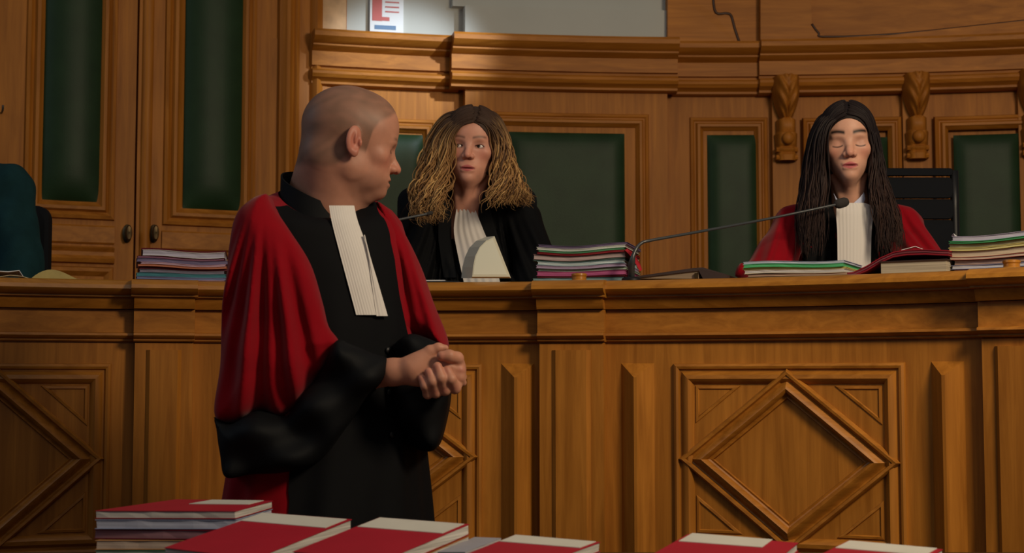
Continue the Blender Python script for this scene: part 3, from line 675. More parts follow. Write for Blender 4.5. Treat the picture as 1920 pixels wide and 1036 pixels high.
mic(1184, .0, [(1185, 490, 3.90), (1191, 470, 3.90), (1202, 456, 3.91), (1222, 450, 3.92), (1300, 436, 3.98), (1440, 410, 4.10), (1568, 383, 4.15)], (1590, 377, 4.17), 'long thin gooseneck microphone reaching across to the dark haired woman')
mic(600, -.12, [(604, 490, 4.12), (612, 460, 4.12), (640, 440, 4.13), (720, 418, 4.15), (800, 401, 4.18)], (812, 398, 4.19), 'thin gooseneck microphone behind the robed man pointing at the blonde woman', foam=.0055)

# ================================================================== FOREGROUND TABLE
TZ = .755
tb = empty('front_table', (0.1, 2.3, 0), 'dark wooden clerk table carrying red files at the bottom edge', 'table')
MB().box(-1.9, 2.1, 1.75, 2.93, TZ-.035, TZ, 1).build('table_top', M['dark_wood'], tb)
for x, y in ((-1.8, 1.85), (2.0, 1.85), (-1.8, 2.84), (2.0, 2.84)): MB().box(x-.03, x+.03, y-.03, y+.03, 0, TZ-.035).build('leg', M['dark_wood'], tb)
MB().box(-1.8, 2.0, 2.82, 2.86, TZ-.14, TZ-.035).build('apron', M['dark_wood'], tb)
FG = 'red files on the front table'
CR = (158, 22, 40)
def pile4(A, B, C, D, tiers, label_top, where, band, top_t=.02):
    """A far-left, B far-right, C near-right, D near-left in (px, py, Y) on the top file"""
    c = [P(*q) for q in (A, B, C, D)]; 
    Ap = np.linalg.lstsq(np.array([[p[0], p[1], 1] for p in c]), np.array([p[2] for p in c]), rcond=None)[0]; c = [np.array([p[0], p[1], p[0]*Ap[0]+p[1]*Ap[1]+Ap[2]]) for p in c]
    file_obj(c, top_t, CR, (206, 202, 196), label_top, FG, band=band)
    # lower files follow the slope and thin out towards the table
    rest = [np.array([p[0], p[1], p[2]-top_t-.0006]) for p in c]; cen = np.mean(rest, 0)
    for i, (cover, page, word) in enumerate(tiers):
        k = len(tiers)-i; rot = random.uniform(-.04, .04)
        cc = []
        for p in rest:
            q = p-cen; q = np.array([q[0]*math.cos(rot)-q[1]*math.sin(rot), q[0]*math.sin(rot)+q[1]*math.cos(rot), q[2]])+cen; cc.append(q)
        last = i == len(tiers)-1
        Ap = np.linalg.lstsq(np.array([[p[0], p[1], 1] for p in rest]), np.array([p[2] for p in rest]), rcond=None)[0]
        cc = [np.array([p[0], p[1], p[0]*Ap[0]+p[1]*Ap[1]+Ap[2]-.0012*(i+1)]) for p in cc]
        hs = [p[2]-TZ for p in rest]
        if last: file_obj(cc, 0, cover, page, '%s file at the bottom %s' % (word, where), FG, bottom=TZ+.0005)
        else:
            t = min(hs)/k; file_obj(cc, t-.0006, cover, page, '%s file, %s from the top %s' % (word, ORD[i+1], where), FG)
            rest = [p-np.array([0, 0, t]) for p in rest]; cen = np.mean(rest, 0)
pile4((330, 936, 2.90), (512, 937, 2.86), (442, 958, 2.68), (178, 956, 2.70), [((150, 160, 190), (186, 190, 210), 'blue white'), ((110, 20, 40), (150, 110, 120), 'crimson edged'), ((190, 140, 90), (196, 176, 160), 'buff'), ((90, 140, 110), (170, 190, 176), 'pale green'), ((70, 16, 30), (190, 160, 176), 'dark maroon')],
      'red covered file with white label on top of the leftmost front pile', 'in the leftmost front pile', (.40, .92, .04, .42), .014)
pile4((496, 960, 2.74), (660, 973, 2.70), (478, 1046, 2.40), (308, 1026, 2.46), [((60, 150, 104), (186, 190, 180), 'green edged'), ((60, 130, 90), (190, 186, 180), 'grey paged')],
      'red file with white top strip, second pile from the left of the front table', 'in the second front pile from the left', (.0, .96, .02, .26))
pile4((712, 967, 2.66), (880, 984, 2.62), (722, 1046, 2.34), (548, 1036, 2.38), [((170, 100, 50), (204, 200, 194), 'orange edged'), ((150, 20, 40), (200, 186, 180), 'second red')],
      'bright red file with white top strip before the black robe hem', 'in the third front pile from the left', (.02, .96, .02, .30), .018)
pile4((966, 1003, 2.60), (1126, 1014, 2.56), (1010, 1060, 2.34), (850, 1046, 2.36), [((120, 120, 150), (196, 192, 196), 'blue grey'), ((150, 90, 50), (200, 180, 160), 'buff edged')],
      'red file with curled white strip, in the centre of the front table', 'in the fourth front pile from the left', (.02, .96, .02, .3), .016)
pile4((1290, 1003, 2.60), (1497, 1014, 2.56), (1440, 1066, 2.34), (1205, 1046, 2.36), [((150, 24, 50), (196, 190, 186), 'crimson')],
      'red file with white sheet on top below the right diamond panel', 'in the fifth front pile from the left', (.03, .76, -.03, .3), .014)
pile4((1590, 1016, 2.56), (1768, 1026, 2.52), (1700, 1072, 2.32), (1505, 1052, 2.34), [((150, 24, 50), (196, 190, 186), 'rose red')],
      'rightmost red file with white strip on the front table', 'in the rightmost front pile', (.02, .94, .0, .34), .014)
# loose grey papers between the third and fourth pile
pile_c = [P(890, 1006, 2.66), P(940, 1008, 2.64), P(872, 1034, 2.46), P(820, 1034, 2.47)]
file_obj(pile_c, 0, (150, 150, 160), (190, 186, 190), 'grey white papers wedged between the third and fourth front piles', FG, bottom=TZ+.0005)
# ================================================================== IMPLICIT SURFACES FOR BODIES AND CLOTH
class Field:
    def __init__(self, lo, hi, h):
        self.lo = np.array(lo, float); self.h = h
        self.n = np.maximum(4, np.ceil((np.array(hi, float)-self.lo)/h).astype(int)+1)
        self.ax = [self.lo[i]+h*np.arange(self.n[i]) for i in range(3)]
        self.F = np.full(self.n, .5, np.float32)
    def sub(self, lo, hi):
        sl = []; co = []
        for i in range(3):
            a = int(max(0, math.floor((lo[i]-self.lo[i])/self.h))); b = int(min(self.n[i], math.ceil((hi[i]-self.lo[i])/self.h)+1))
            if b <= a: return None
            sl.append(slice(a, b)); sh = [1, 1, 1]; sh[i] = b-a; co.append(self.ax[i][a:b].reshape(sh))
        return tuple(sl), co
    def put(self, lo, hi, fn, k, cut=False):
        m = max(k, .004)+.012; r = self.sub(np.array(lo)-m, np.array(hi)+m)
        if r is None: return
        sl, (x, y, z) = r; d = fn(x, y, z); a = self.F[sl]
        if cut: a = -a
        if k > 0:
            q = np.clip(.5+.5*(d-a)/k, 0, 1); v = d*(1-q)+a*q-k*q*(1-q)
        else: v = np.minimum(a, d)
        self.F[sl] = -v if cut else v
    def ell(self, c, r, k=.012, cut=False, R=None):
        c = np.array(c, float); r = np.array(r, float); e = r if R is None else np.full(3, r.max())
        def fn(x, y, z):
            X, Y, Z = x-c[0], y-c[1], z-c[2]
            if R is not None: X, Y, Z = (R[0][0]*X+R[0][1]*Y+R[0][2]*Z, R[1][0]*X+R[1][1]*Y+R[1][2]*Z, R[2][0]*X+R[2][1]*Y+R[2][2]*Z)
            k0 = np.sqrt((X/r[0])**2+(Y/r[1])**2+(Z/r[2])**2); k1 = np.sqrt((X/r[0]**2)**2+(Y/r[1]**2)**2+(Z/r[2]**2)**2)+1e-6
            return k0*(k0-1)/k1
        self.put(c-e, c+e, fn, k, cut)
    def cap(self, a, b, ra, rb, k=.01, cut=False, fl=None):
        a = np.array(a, float); b = np.array(b, float); ab = b-a; L = ab@ab+1e-12; r = max(ra, rb)
        def fn(x, y, z):
            t = np.clip(((x-a[0])*ab[0]+(y-a[1])*ab[1]+(z-a[2])*ab[2])/L, 0, 1)
            return np.sqrt((x-a[0]-t*ab[0])**2+(y-a[1]-t*ab[1])**2+(z-a[2]-t*ab[2])**2)-(ra+(rb-ra)*t)
        self.put(np.minimum(a, b)-r, np.maximum(a, b)+r, fn, k, cut)
    def chain(self, pts, rad, k=.006, kj=.004):
        for i in range(len(pts)-1): self.cap(pts[i], pts[i+1], rad[i], rad[i+1], k if i == 0 else kj)
    def mesh(self):
        F = self.F; ins = F < 0; n = np.array(F.shape)-1
        cnt = np.zeros(n, np.int8)
        for i in (0, 1):
            for j in (0, 1):
                for k in (0, 1): cnt += ins[i:i+n[0], j:j+n[1], k:k+n[2]]
        act = (cnt > 0) & (cnt < 8); ids = np.argwhere(act); idx = np.full(n, -1, np.int64); idx[act] = np.arange(len(ids))
        S = np.zeros((len(ids), 3)); C = np.zeros(len(ids))
        for a in range(3):
            o1, o2 = [q for q in range(3) if q != a]
            for u in (0, 1):
                for v in (0, 1):
                    off = np.zeros(3, int); off[o1] = u; off[o2] = v; p = ids+off; q = p.copy(); q[:, a] += 1
                    f0 = F[p[:, 0], p[:, 1], p[:, 2]]; f1 = F[q[:, 0], q[:, 1], q[:, 2]]; m = (f0 < 0) != (f1 < 0)
                    t = np.where(m, f0/np.where(m, f0-f1, 1), 0); pt = off+np.zeros((len(ids), 3)); pt[:, a] += t
                    S += pt*m[:, None]; C += m
        V = self.lo+self.h*(ids+S/C[:, None]); faces = []
        for a in range(3):
            b, c = (a+1) % 3, (a+2) % 3
            s0 = [slice(None)]*3; s1 = [slice(None)]*3; s0[a] = slice(0, -1); s1[a] = slice(1, None)
            A = ins[tuple(s0)]; Bq = ins[tuple(s1)]; e = np.argwhere(A != Bq)
            e = e[(e[:, b] > 0) & (e[:, c] > 0) & (e[:, b] < n[b]) & (e[:, c] < n[c])]
            fl = A[e[:, 0], e[:, 1], e[:, 2]]
            def cell(db, dc):
                p = e.copy(); p[:, b] += db; p[:, c] += dc; return idx[p[:, 0], p[:, 1], p[:, 2]]
            q = np.stack([cell(-1, -1), cell(0, -1), cell(0, 0), cell(-1, 0)], 1); q[~fl] = q[~fl][:, ::-1]; faces.append(q)
        Fc = np.concatenate(faces); Fc = Fc[(Fc >= 0).all(1)]
        return V, Fc
def poly_dist(poly, X, Z):
    """signed distance to a polygon, negative inside"""
    d = np.full(np.broadcast(X, Z).shape, 1e9); ins = np.zeros(d.shape, bool); k = len(poly)
    for i in range(k):
        a, b = poly[i], poly[(i+1) % k]; e = b-a; wx = X-a[0]; wz = Z-a[1]
        t = np.clip((wx*e[0]+wz*e[1])/(e@e+1e-12), 0, 1); d = np.minimum(d, (wx-t*e[0])**2+(wz-t*e[1])**2)
        c = ((a[1] > Z) != (b[1] > Z)) & (X < (b[0]-a[0])*(Z-a[1])/((b[1]-a[1]) if abs(b[1]-a[1]) > 1e-9 else 1e-9)+a[0]); ins ^= c
    return np.where(ins, -1, 1)*np.sqrt(d)
def pillow(poly_px, Y0, T, r, h, fold=None, yfn=None, thick=None):
    """cloth with a given outline, real depth and rounded edges; fold(x,z) shifts it in depth"""
    pl = smooth_path([P(x, y, Y0) for x, y in poly_px+poly_px[:1]], 8*len(poly_px))[:-1]
    q = pl[:, [0, 2]]; lo = np.array([q[:, 0].min(), Y0-T-.05, q[:, 1].min()])-.012; hi = np.array([q[:, 0].max(), Y0+T+.05, q[:, 1].max()])+.012
    f = Field(lo, hi, h); X = f.ax[0][:, None, None]; Z = f.ax[2][None, None, :]; y = f.ax[1][None, :, None]
    d2 = poly_dist(q, X, Z); off = fold(X, Z) if fold else 0.
    yc = Y0+(yfn(X, Z) if yfn else 0.)
    Tt = T*(thick(X, Z) if thick else 1.)
    a = d2+r; b = np.abs(y-yc-off)-Tt+r
    f.F = (np.sqrt(np.maximum(a, 0)**2+np.maximum(b, 0)**2)+np.minimum(np.maximum(a, b), 0)-r).astype(np.float32)
    return f
def trilin(f, p):
    g = (p-f.lo)/f.h; i = np.clip(np.floor(g).astype(int), 0, f.n-2); t = g-i; out = 0
    inside = ((g >= 0) & (g <= f.n-1)).all(-1)
    for a in (0, 1):
        for b in (0, 1):
            for c in (0, 1):
                wgt = np.where(a, t[..., 0], 1-t[..., 0])*np.where(b, t[..., 1], 1-t[..., 1])*np.where(c, t[..., 2], 1-t[..., 2])
                out = out+wgt*f.F[i[..., 0]+a, i[..., 1]+b, i[..., 2]+c]
    return np.where(inside, out, .2)
def drape(f, PX, PY, Y0, Y1, lift, step=.003):
    """where rays through the photo meet the field, lifted off towards the viewer"""
    d = np.stack([np.stack([ray(x, y) for x, y in zip(a, b)]) for a, b in zip(PX, PY)]); out = np.zeros_like(d); done = np.zeros(d.shape[:2], bool); last = np.full(d.shape[:2], Y1)
    for Y in np.arange(Y0, Y1, step):
        p = CAM+d*(Y/d[..., 1:2]); v = trilin(f, p); hit = (v < 0) & ~done; last = np.where(hit, Y, last); done |= hit
    med = np.median(last[done]) if done.any() else Y0
    last = np.where(done, last, med)
    return CAM+d*((last-lift)/d[..., 1])[..., None]
def attr_mat(name, rough, spec, noise=.08, nscale=60, sss=0., bump=0., bscale=300, sheen=0):
    m, N, L, b = new_mat(name); at_ = N.new('ShaderNodeAttribute'); at_.attribute_name = 'Col'
    tc = N.new('ShaderNodeTexCoord'); n = N.new('ShaderNodeTexNoise'); n.inputs['Scale'].default_value = nscale; n.inputs['Detail'].default_value = 4
    L.new(tc.outputs['Object'], n.inputs['Vector'])
    mr = N.new('ShaderNodeMapRange'); mr.inputs[1].default_value = .25; mr.inputs[2].default_value = .75; mr.inputs[3].default_value = 1-noise; mr.inputs[4].default_value = 1+noise
    L.new(n.outputs['Fac'], mr.inputs[0]); mx = N.new('ShaderNodeMixRGB'); mx.blend_type = 'MULTIPLY'; mx.inputs[0].default_value = 1
    L.new(at_.outputs['Color'], mx.inputs[1]); L.new(mr.outputs[0], mx.inputs[2]); L.new(mx.outputs[0], b.inputs['Base Color'])
    b.inputs['Roughness'].default_value = rough; b.inputs['Specular IOR Level'].default_value = spec
    if sss: b.inputs['Subsurface Weight'].default_value = sss; b.inputs['Subsurface Radius'].default_value = (.012, .005, .003); b.inputs['Subsurface Scale'].default_value = 1.0
    if sheen: b.inputs['Sheen Weight'].default_value = sheen
    if bump:
        n2 = N.new('ShaderNodeTexNoise'); n2.inputs['Scale'].default_value = bscale; L.new(tc.outputs['Object'], n2.inputs['Vector'])
        bp = N.new('ShaderNodeBump'); bp.inputs['Strength'].default_value = bump; bp.inputs['Distance'].default_value = .001
        L.new(n2.outputs['Fac'], bp.inputs['Height']); L.new(bp.outputs['Normal'], b.inputs['Normal'])
    return m
M['skin'] = attr_mat('skin', .5, .35, .07, 50, sss=.12, bump=.12, bscale=500)
M['eye'] = attr_mat('eye', .12, .6, 0)
M['hair'] = attr_mat('hair', .6, .22, .25, 240)
M['red_cloth'] = plain('scarlet_robe_cloth', (130, 2, 18), rough=.88, spec=.12, noise=.06, nscale=30, bump=.06, bscale=900, sheen=.15)
M['black_cloth'] = plain('black_robe_cloth', (9, 10, 13), rough=.78, spec=.12, noise=.1, nscale=20, bump=.05, bscale=900)
M['black_satin'] = plain('black_satin_facing', (10, 12, 15), rough=.66, spec=.13, noise=.12, nscale=25)
M['linen'] = plain('white_pleated_linen', (214, 210, 206), rough=.8, spec=.15)
M['shirt'] = plain('pale_blue_shirt', (190, 196, 222), rough=.8)
M['teal_knit'] = plain('teal_knit', (22, 50, 54), rough=.9, spec=.1, noise=.18, nscale=18, bump=.2, bscale=220)
def lin(r, g, b): return np.array(srgb(r, g, b)[:3])
def sstep(x): x = np.clip(x, 0, 1); return x*x*(3-2*x)

def head_field(prm):
    """face forward +x, person's left +y, up +z, origin between the ear canals"""
    g = prm.get; fw = g('fw', 1.0); w_ = g('w', 1.0); low = g('low', 1.0)
    f = Field((-.125, -.10*max(1, w_), g('bot', -.19)), (.125, .10*max(1, w_), .145), g('h', .0019))
    f.ell((-.010, 0, .045), (.100, .078*w_, .088), .02)
    f.ell((.040*fw, 0, .048), (.050, .062*w_, .062), .03)
    f.ell((.040*fw, 0, -.018*low), (.047, .057*w_, .066*low), .025)
    f.ell((.030*fw, 0, -.058*low), (.050, .050*w_*g('jaw', 1), .038*low), .02)
    f.ell((.070*fw, 0, -.080*low), (.019, .021, .017), .016)
    for e in (-1, 1):
        f.ell((.002, e*.051*w_*g('jaw', 1), -.043*low), (.022, .012, .026), .02)
        f.ell(((.056-.010*(1-g('cheek', 1)))*fw, e*.046*w_, -.012), np.array((.021, .017, .016))*g('cheek', 1), .018)
        f.ell((.076*fw, e*.020, .024), (.012, .024, .008), .012*g('brow', 1))
    for e in (-1, 1): f.ell((.0965*fw, e*.031, .005), (.0155, .0175, .0115), .010, cut=True)
    # nose
    ns = g('nose', 1.)
    f.cap((.079*fw, 0, .018), (.098*fw*1.0, 0, -.020), .0075*ns, .0095*ns, .010)
    f.cap((.098*fw, 0, -.020), (.1035*fw, 0, -.027), .0095*ns, .0105*ns, .006)
    for e in (-1, 1): f.ell((.093*fw, e*.0125*ns, -.030), (.010, .0075, .0075), .006)
    for e in (-1, 1): f.ell((.100*fw, e*.0065*ns, -.038), (.005, .0035, .005), .003, cut=True)
    # muzzle and lips
    f.ell((.064*fw, 0, -.055*low), (.026, .031, .022), .014)
    mz = -.0585*low
    f.ell((.0865*fw, 0, mz+.0052), (.0075, .021, .0052), .005); f.ell((.0855*fw, 0, mz-.0062), (.008, .018, .0062), .005)
    f.ell((.0945*fw, 0, mz), (.010, .0235, .0013+g('mouth', 0)), .003, cut=True)
    # lids over the eyeball
    for e in (-1, 1):
        f.ell((.0650*fw, e*.031, .004), (.0152, .0152, .0148), .005)
        op = g('eye', 0)
        if op: f.ell((.0825*fw, e*.0312, .0025), (.009, .0125, op), .0015, cut=True)
    # ears
    if g('ears', True):
        for e in (-1, 1):
            an = e*.42; R = [[math.cos(an), -math.sin(an), 0], [math.sin(an), math.cos(an), 0], [0, 0, 1]]
            c = np.array([-.010, e*.083*w_, .004])
            f.ell(c, (.019, .0065, .031), .004, R=R); f.ell(c+np.array([.004, 0, -.024]), (.009, .006, .011), .005)
            f.ell(c+np.array([.004, e*.008, -.002]), (.011, .0075, .019), .004, cut=True, R=R)
            f.ell(c+np.array([.002, e*.003, .006]), (.0035, .004, .013), .003, R=R); f.ell(c+np.array([.014, -e*.001, -.004]), (.004, .006, .008), .004)
    nb = np.array(g('neck', (-.03, 0, -.18))); nr = g('nr', .058)
    f.cap((-.022, 0, -.03), nb, nr*g('nt', .98), nr*1.04, .022)
    d = nb-np.array([-.022, 0, -.03]); d /= np.linalg.norm(d)
    f.cap(nb, nb+d*.05, nr*1.04, nr*1.12, .01)
    if 'nape' in prm: f.cap((-.055, 0, -.025), prm['nape'], .050, .062, .03)
    if 'chest' in prm: f.ell(prm['chest'], (.062, .085, .075), .035)
    if g('scm', 0):
        for e in (-1, 1): f.cap((-.006, e*.05*w_, -.045), nb+np.array([.05, e*.015, -.02]), .010, .009, .014)
    f.cap(np.array([.045*fw, 0, -.095*low]), nb+np.array([nr*.75, 0, 0]), .012, .014, .03)
    return f
def frame(f, roll=0.):
    """rows = forward, left, up of a head that looks along f"""
    f = np.array(f, float); f /= np.linalg.norm(f); up = np.array([0, 0, 1.]); l = np.cross(up, f); l /= np.linalg.norm(l); u = np.cross(f, l)
    c, s = math.cos(roll), math.sin(roll); return np.stack([f, l*c+u*s, u*c-l*s])
def head_cols(V, prm):
    x, y, z = V.T; g = prm.get; fw = g('fw', 1); low = g('low', 1); C = np.tile(lin(*g('skin')), (len(V), 1))
    def mix(m, rgb): C[:] = C*(1-m[:, None])+lin(*rgb)*m[:, None]
    ay = np.abs(y); front = sstep((x-.03)/.02)
    mix(.35*np.exp(-((ay-.042)/.018)**2-((z+.022)/.018)**2)*front, g('blush', (196, 110, 96)))
    mix(.35*np.exp(-(ay/.016)**2-((z+.03)/.014)**2)*sstep((x-.08)/.015), g('blush', (196, 110, 96)))
    mix(.55*sstep((ay-.074)/.008)*np.exp(-((x+.01)/.03)**2-((z-.0)/.04)**2), g('ear', (176, 92, 80)))
    # eye hollows and lash line
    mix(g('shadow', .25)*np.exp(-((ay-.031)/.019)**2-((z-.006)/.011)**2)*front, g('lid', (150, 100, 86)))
    op = g('eye', 0); lz = .0025 if op else -.003
    arc = lz+(.75*op if op else -.0035)*(1-((ay-.031)/.014)**2)
    mix(g('lash', .8)*np.exp(-((z-arc)/.0020)**2)*sstep((.0155-np.abs(ay-.031))/.003)*sstep((x-.06)/.01), (40, 26, 24))
    if op: mix(.5*np.exp(-((z-(lz-op))/.0014)**2)*sstep((.0145-np.abs(ay-.031))/.003)*sstep((x-.06)/.01), (70, 44, 40))
    # brows
    bz = .0235+g('browlift', 0)+.006*np.sin(np.clip((ay-.008)/.045, 0, 1)*2.3)
    mix(g('browd', .75)*np.exp(-((z-bz)/(.0040*g('browt', 1)))**2)*sstep((ay-.008)/.006)*sstep((.054-ay)/.010)*sstep((x-.04)/.015), g('browc', (70, 48, 38)))
    # lips
    mz = -.0585*low; ez = ((z-mz)/(.0105-.004*np.clip(ay/.022, 0, 1)))**2+(y/.0225)**2
    mix(g('lipd', .8)*sstep((1.15-ez)/.5)*sstep((x-.06)/.015), g('lip', (158, 78, 76)))
    mix(.75*np.exp(-((z-mz)/.0013)**2)*sstep((.0235-ay)/.004)*sstep((x-.06)/.015), (70, 30, 32))
    # nostrils
    mix(.7*np.exp(-((ay-.0068)/.0036)**2-((z+.038)/.003)**2)*sstep((x-.085)/.008), (60, 30, 28))
    if 'scalp' in prm:
        hx = [-.14, -.06, -.035, -.018, -.004, .012, .022, .028, .040, .060, .078, .10]; hz = [-.050, -.058, -.050, -.030, -.010, -.012, -.014, .030, .052, .066, .084, .10]
        m = sstep((z-np.interp(x, hx, hz)+.006)/.016)*(1-sstep((ay-.0805)/.003)*(np.abs(z) < .036)*(x < .012)*(x > -.034))
        pn = .5+.5*np.sin(x*70+3*np.sin(z*60+y*40))*np.sin(z*85+2*np.sin(x*50)); mix((.62+.26*pn)*m, prm['scalp'])
        mix(.22*sstep((-.045-z)/.02)*sstep((x+.01)/.03)*sstep((.2-z)/.1), (110, 86, 78))
    if 'ptop' in prm: mix(sstep((z-.075)/.02), prm['ptop'])
    return C
def make_head(prm, origin, fwd, roll=0.):
    f = head_field(prm); V, F = f.mesh(); C = head_cols(V, prm); A = frame(fwd, roll); W = (V*prm.get('scale', 1.))@A+np.array(origin)
    global LASTF; LASTF = f
    return W, F, C, A
def to_local(p, origin, A, scale=1.): return ((np.array(p)-origin)@A.T)/scale
def eye_mesh(c, r, gaze, iris):
    V = []; F = []; nu, nv = 28, 20; g_ = np.array(gaze, float); g_ /= np.linalg.norm(g_)
    a = np.cross(g_, [0, 0, 1.]); a /= np.linalg.norm(a); b = np.cross(g_, a); cols = []
    for j in range(nv+1):
        th = math.pi*j/nv
        th = math.pi*(j/nv)**1.5
        for i in range(nu):
            ph = 2*math.pi*i/nu; V.append(c+r*(math.cos(th)*g_+math.sin(th)*(math.cos(ph)*a+math.sin(ph)*b)))
            cols.append(lin(12, 9, 9) if th < .20 else (lin(*iris) if th < .46 else lin(198, 186, 182)))
    for j in range(nv):
        for i in range(nu): F.append((j*nu+i, j*nu+(i+1) % nu, (j+1)*nu+(i+1) % nu, (j+1)*nu+i))
    return V, F, np.array(cols)
def add_eyes(root, prm, origin, A, gaze_local, iris):
    s = prm.get('scale', 1.)
    for e in (-1, 1):
        c = (np.array([.0650*prm.get('fw', 1), e*.031, .004])*s)@A+np.array(origin)
        V, F, C = eye_mesh(c, .0142*s, np.array(gaze_local)@A, iris); mesh_obj('eye', V, F, M['eye'], root, smooth=True, cols=C)
def join(parts):
    V = []; F = []; C = []; n = 0
    for v, f, c in parts:
        V.append(np.asarray(v)); F += [tuple(int(i)+n for i in q) for q in f]; C.append(np.asarray(c) if np.ndim(c) == 2 else np.tile(c, (len(v), 1))); n += len(v)
    return np.concatenate(V), F, np.concatenate(C)
def strands(paths, r0, cols_fn, seg=5):
    """list of (path, thickness factor, tint) -> one mesh"""
    V = []; F = []; C = []; n = 0
    for p, rf, tint in paths:
        k = len(p); t = np.linspace(0, 1, k); rad = r0*rf*np.clip(np.minimum(.55+t*3, 1.)*np.minimum(1, .12+(1-t)*3.2), .1, 1)
        v, f = tube(p, rad, seg, cap=False); V.append(v); F += [tuple(i+n for i in q) for q in f]; n += len(v)
        C.append(np.repeat(cols_fn(t, tint), seg, 0))
    return np.concatenate(V), F, np.concatenate(C)
def sheet_part(G, th, name, mat, parent, dirn=(0, -1, 0)):
    G = np.asarray(G, float); G2 = G-np.array(dirn)*th; V, F = slab(G, G2, G.shape[1]-1, G.shape[0]-1); return mesh_obj(name, V, F, mat, parent, smooth=True, sharp=60)
def jabot(rows, Yfn, parent, n=40, m=26, pleat=.0016, k=11, bulge=.012, name='jabot', drop=0.):
    """pleated white bands; rows = (py, px left, px right)"""
    ys = np.array([r[0] for r in rows]); tt = np.linspace(ys[0], ys[-1], m)
    tt = np.linspace(0, 1, m); L = smooth_path([(r[1], r[0], 0) for r in rows], m); R = smooth_path([(r[2], r[0], 0) for r in rows], m); G = np.zeros((m, n+1, 3))
    for j in range(m):
        for i in range(n+1):
            u = i/n; x = L[j, 0]*(1-u)+R[j, 0]*u; y = L[j, 1]*(1-u)+R[j, 1]*u
            s = abs(((u*k) % 1)-.5)*2
            G[j, i] = P(x, y, Yfn(tt[j], u, x, y)-bulge*math.sin(math.pi*u)-pleat*(s-.5)*(.35+.65*tt[j]))
    return sheet_part(G, .003, name, M['linen'], parent)
# ================================================================== THE STANDING MAN
man = empty('person', (P(612, 720, 3.15)[0], 3.15, 0), 'standing man with shaved head in red and black robe, hands clasped', 'person')
e1 = np.array([.753, .658, 0]); e2 = np.array([.658, -.753, 0])
ho = P(657, 279, 3.13); hf = np.array([math.cos(.30)*math.cos(.13), math.sin(.30)*math.cos(.13), -math.sin(.13)])
prm_m = dict(skin=(178, 126, 104), scalp=(116, 88, 72), scm=1, nr=.064, w=1.02, h=.0018, mouth=.0016, eye=.0042, browc=(104, 74, 56), browd=.75, lash=.95, lip=(164, 92, 86), lipd=.6, brow=1.2, cheek=.72)
A0 = frame(hf); prm_m['neck'] = tuple(to_local(P(619, 385, 3.155), ho, A0))
prm_m['nape'] = tuple(to_local(P(598, 352, 3.165), ho, A0)); W, F, C, A = make_head(prm_m, ho, hf)
parts = [(W, F, C)]
# hands, clasped in front (right hand wrapped by the fingers of the left)
SK = lin(184, 130, 106)
fh = Field(P(690, 760, 3.12)*[1, 0, 1]+[0, 2.86, 0], P(890, 630, 2.9)*[1, 0, 1]+[0, 3.13, 0], .0017)
q = lambda *a: P(*a)
fh.cap(q(670, 702, 3.03), q(738, 697, 2.965), .036, .0255, .01)
fh.cap(q(738, 697, 2.965), q(772, 695, 2.958), .0255, .026, .012)
fh.ell(q(802, 692, 2.958), (.046, .020, .034), .02)
fh.ell(q(838, 690, 2.962), (.026, .020, .027), .014)
fh.chain([q(772, 686, 2.95), q(806, 658, 2.95), q(822, 652, 2.95), q(835, 652, 2.95)], [.018, .0115, .010, .0065], .014)
for a, b, c in (((838, 676, 2.955), (857, 681, 2.96), (866, 692, 2.975)), ((840, 688, 2.95), (861, 694, 2.955), (868, 706, 2.97)), ((840, 702, 2.95), (860, 707, 2.955), (868, 717, 2.965))):
    fh.chain([q(*a), q(*b), q(*c)], [.0125, .0115, .0075], .006, .005)
fh.ell(q(834, 704, 2.985), (.040, .022, .036), .012); fh.cap(q(845, 702, 2.99), q(828, 690, 3.12), .027, .032, .012)
for a, b, c, d, r in (((860, 712, 2.968), (853, 727, 2.945), (845, 710, 2.926), (838, 694, 2.929), .0108), ((846, 720, 2.968), (834, 730, 2.940), (827, 708, 2.921), (820, 687, 2.925), .0110),
                      ((829, 726, 2.968), (817, 735, 2.940), (811, 715, 2.922), (804, 697, 2.926), .0104), ((813, 730, 2.968), (802, 738, 2.942), (797, 723, 2.926), (791, 709, 2.931), .0090)):
    fh.chain([q(*a), q(*b), q(*c), q(*d)], [r*1.05, r*1.06, r, r*.86], .0025, .004)
fh.chain([q(860, 690, 2.968), q(857, 671, 2.950), q(842, 667, 2.934), q(828, 667, 2.930)], [.015, .0125, .0122, .0098], .004, .004)
Vh, Fh = fh.mesh()
px_, py_ = proj(Vh); ch = np.tile(SK, (len(Vh), 1))
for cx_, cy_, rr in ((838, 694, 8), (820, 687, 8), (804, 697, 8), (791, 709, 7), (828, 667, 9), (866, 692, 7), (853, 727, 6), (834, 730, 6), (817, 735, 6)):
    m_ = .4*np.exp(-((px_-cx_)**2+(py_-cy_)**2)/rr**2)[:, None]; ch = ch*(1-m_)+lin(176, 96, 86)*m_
parts.append((Vh, Fh, ch))
